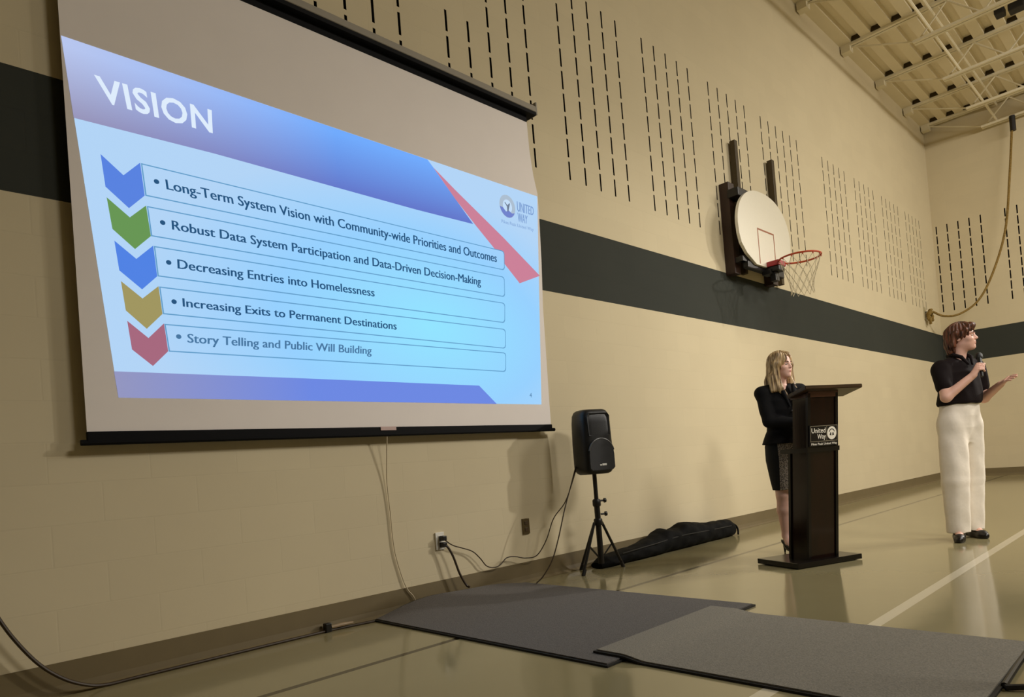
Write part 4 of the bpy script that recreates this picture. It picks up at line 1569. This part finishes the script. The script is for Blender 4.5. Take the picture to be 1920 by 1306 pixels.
# left arm, forearm raised to the side in a gesture
shL, elL, wrL = (.185, .01, 1.46), (.25, -.01, 1.195), (.165, -.235, 1.285)
f.cone((.11, .01, 1.48), shL, .055, .058, .03)
f.cone(shL, elL, .052, .042, .02)
f.cone(elL, wrL, .042, .028, .02)
hand_open(f, wrL, (-.03, -.09, .035), (-.5, -.1, .7), .22, side=-1)
body = link('body', f.mesh('body'), guy, skin_mat('skin_rosy', (230, 182, 162)), True)
hd.extras(body, mat('iris_brown', (58, 44, 34), 0.2), mat('brow_auburn', (92, 52, 34), 0.8), mat('lip_pink', (170, 96, 86), 0.45), 0.004)
PB = mat('dark_polo_knit', (22, 13, 14), 0.85, var=0.25, scale=220, bump=0.2, spec=0.2)
f = Field((-.36, -.30, 1.08), (.38, .26, 1.64), H)
f.slab([(1.12, 0, .012, .172, .135), (1.17, 0, .01, .188, .15), (1.22, 0, .008, .186, .145), (1.30, 0, 0, .185, .132), (1.42, 0, .005, .182, .122), (1.48, 0, .012, .150, .10), (1.53, 0, .018, .090, .080), (1.56, 0, .022, .074, .070)], .02)
for q, sh, el in ((-1, shR, elR), (1, shL, elL)):
    sh, el = np.array(sh), np.array(el)
    f.cone((q * .10, .01, 1.485), sh, .066, .072, .03)
    f.cone(sh, sh + (el - sh) * .60, .073, .066, .02)
f.cone((.004, -.075, 1.62), (.004, -.13, 1.44), .042, .006, .008, cut=True)
f.cone((0, .01, 1.50), (0, .01, 1.66), .062, .070, .008, cut=True)
f.below(1.150)
f.warp(lambda X, Y, Z: 0.004 * np.sin(30 * Z + 14 * X) * np.cos(13 * X - 9 * Y) + 0.003 * np.sin(50 * X + 18 * Z))
link('polo_shirt', f.mesh('polo_shirt'), guy, PB, True)
bm = bmesh.new()
for q in (-1, 1):
    tube(bm, [(q * .018, -.112, 1.475), (q * .052, -.072, 1.545), (q * .072, -.01, 1.575), (q * .055, .055, 1.575), (0, .085, 1.575)], [.008, .016, .017, .016, .015], 8)
from_bm('collar', bm, PB, guy, True)
TR = mat('cream_cotton', (242, 232, 216), 0.85, var=0.05, scale=40, bump=0.15, spec=0.2)
f = Field((-.30, -.24, .04), (.30, .28, 1.23), H)
f.slab([(0.84, 0, .012, .165, .07), (0.95, 0, .013, .187, .116), (1.05, 0, .012, .178, .128), (1.19, 0, .01, .160, .120)], .03)
for q in (-1, 1):
    (kx, ky), (ax_, ay_) = LEGS[q]
    f.cone((q * .082, .012, .97), (kx, ky, .50), .112, .100, .05 if q < 0 else .03)
    f.cone((kx, ky, .50), (ax_, ay_, .05), .098, .086, .012)
f.below(0.07)
f.warp(lambda X, Y, Z: 0.0032 * np.sin(52 * X + 5 * Z + 1.5 * np.sin(7 * Z)) + 0.0022 * np.sin(44 * Y - 4 * Z) + 0.0012 * np.sin(34 * Z + 26 * X))
link('trousers', f.mesh('trousers'), guy, TR, True)
bm = bmesh.new()
ringp = [(0.160 * math.cos(t), .01 + 0.120 * math.sin(t), 1.168) for t in np.linspace(0, 2 * PI, 33)]
tube(bm, ringp, 0.012, 6, cap=False)
from_bm('waistband', bm, TR, guy, True)
HAIRR = two_tone('auburn_hair', (44, 22, 12), (112, 62, 36), 0.5, 60, (1, 1, 0.25), 0.6, 0.36, 0.64)
f = Field((-.24, -.26, 1.50), (.26, .24, 1.92), .004)
R = hd.R
f.ell(hd.p(0, .022, .048), np.array((.086, .106, .086)) * 1.04, .01, R)
f.ell(hd.p(0, .078, -.03), np.array((.078, .052, .095)) * 1.04, .03, R)
f.ell(hd.p(0, .075, -.10), np.array((.062, .036, .05)) * 1.04, .02, R)
for q in (-1, 1):
    f.cone(hd.p(q * .03, -.065, .088), hd.p(q * .078, -.045, .052), .026, .020, .02)
    f.cone(hd.p(q * .078, -.035, .05), hd.p(q * .083, -.008, .0), .020, .016, .015)
    f.cone(hd.p(q * .082, .03, .03), hd.p(q * .080, .055, -.06), .026, .022, .02)
f.ell(hd.p(0, -.115, -.03), np.array((.068, .072, .098)) * 1.04, .008, R, cut=True)
f.cone((0, .01, 1.50), hd.p(0, .0, -.09), .060, .055, .006, cut=True)
_c2 = hd.c
f.warp(lambda X, Y, Z: 0.004 * np.sin(22 * np.arctan2(Y - _c2[1] - .02, X - _c2[0]) + 25 * Z) + 0.003 * np.sin(47 * X + 33 * Y + 60 * Z))
link('hair', f.mesh('hair'), guy, HAIRR, True)
LOAF = mat('black_leather', (18, 14, 11), 0.35, var=0.2)
for q in (-1, 1):
    (kx, ky), (ax_, ay_) = LEGS[q]
    ft = unit((-.22 if q > 0 else -.75, -.9 if q > 0 else -.7, 0))
    a0 = np.array((ax_, ay_, .0))
    f = Field(a0 + (-.22, -.27, -.004), a0 + (.22, .16, .13), .004)
    f.cone(a0 - ft * .045 + (0, 0, .045), a0 + ft * .04 + (0, 0, .045), .043, .044, .02)
    f.cone(a0 + ft * .04 + (0, 0, .036), a0 + ft * .13 + (0, 0, .026), .044, .040, .02)
    f.cone(a0 + ft * .13 + (0, 0, .026), a0 + ft * .165 + (0, 0, .022), .038, .026, .02)
    f.below(0.0)
    sh = link('shoe', f.mesh('shoe'), guy, LOAF, True)
# the whole figure leans a little towards the microphone
def sway(o):
    if o.type == 'MESH':
        n = len(o.data.vertices)
        co = np.empty(n * 3)
        o.data.vertices.foreach_get('co', co)
        co = co.reshape(-1, 3)
        co[:, 0] += SWX * co[:, 2]
        co[:, 1] += SWY * co[:, 2]
        o.data.vertices.foreach_set('co', co.ravel())
        o.data.update()
    for c in o.children:
        sway(c)


SWX, SWY = 0.026, -0.034
bpy.context.view_layer.update()
sway(guy)
mic_c = mic_c + np.array((SWX, SWY, 0)) * mic_c[2]
# the microphone in the right hand
M = Matrix.Translation(guy.location) @ Matrix.Rotation(guy.rotation_euler.z, 4, 'Z')
p0 = Vector(mic_c - mic_a * .085)
mic = thing('microphone', 'black handheld microphone held up to the mouth of the person in cream trousers', 'microphone', M @ p0)
rot = Matrix.Rotation(guy.rotation_euler.z, 4, 'Z')
up_w = (rot @ Vector(mic_a)).normalized()
mic.rotation_euler = up_w.to_track_quat('Z', 'Y').to_euler()
bm = bmesh.new()
lathe(bm, [(0.010, 0.0), (0.0115, 0.004), (0.0135, 0.10), (0.0165, 0.17), (0.018, 0.182)], 18)
from_bm('handle', bm, mat('mic_black', (12, 12, 13), 0.4), mic, True)
bm = bmesh.new()
lathe(bm, [(0.018, 0.180), (0.025, 0.188), (0.0265, 0.205), (0.025, 0.222), (0.018, 0.236), (0.008, 0.243)], 18)
from_bm('grille', bm, mat('mic_mesh', (20, 22, 22), 0.5, var=0.5, scale=700, bump=0.4), mic, True)
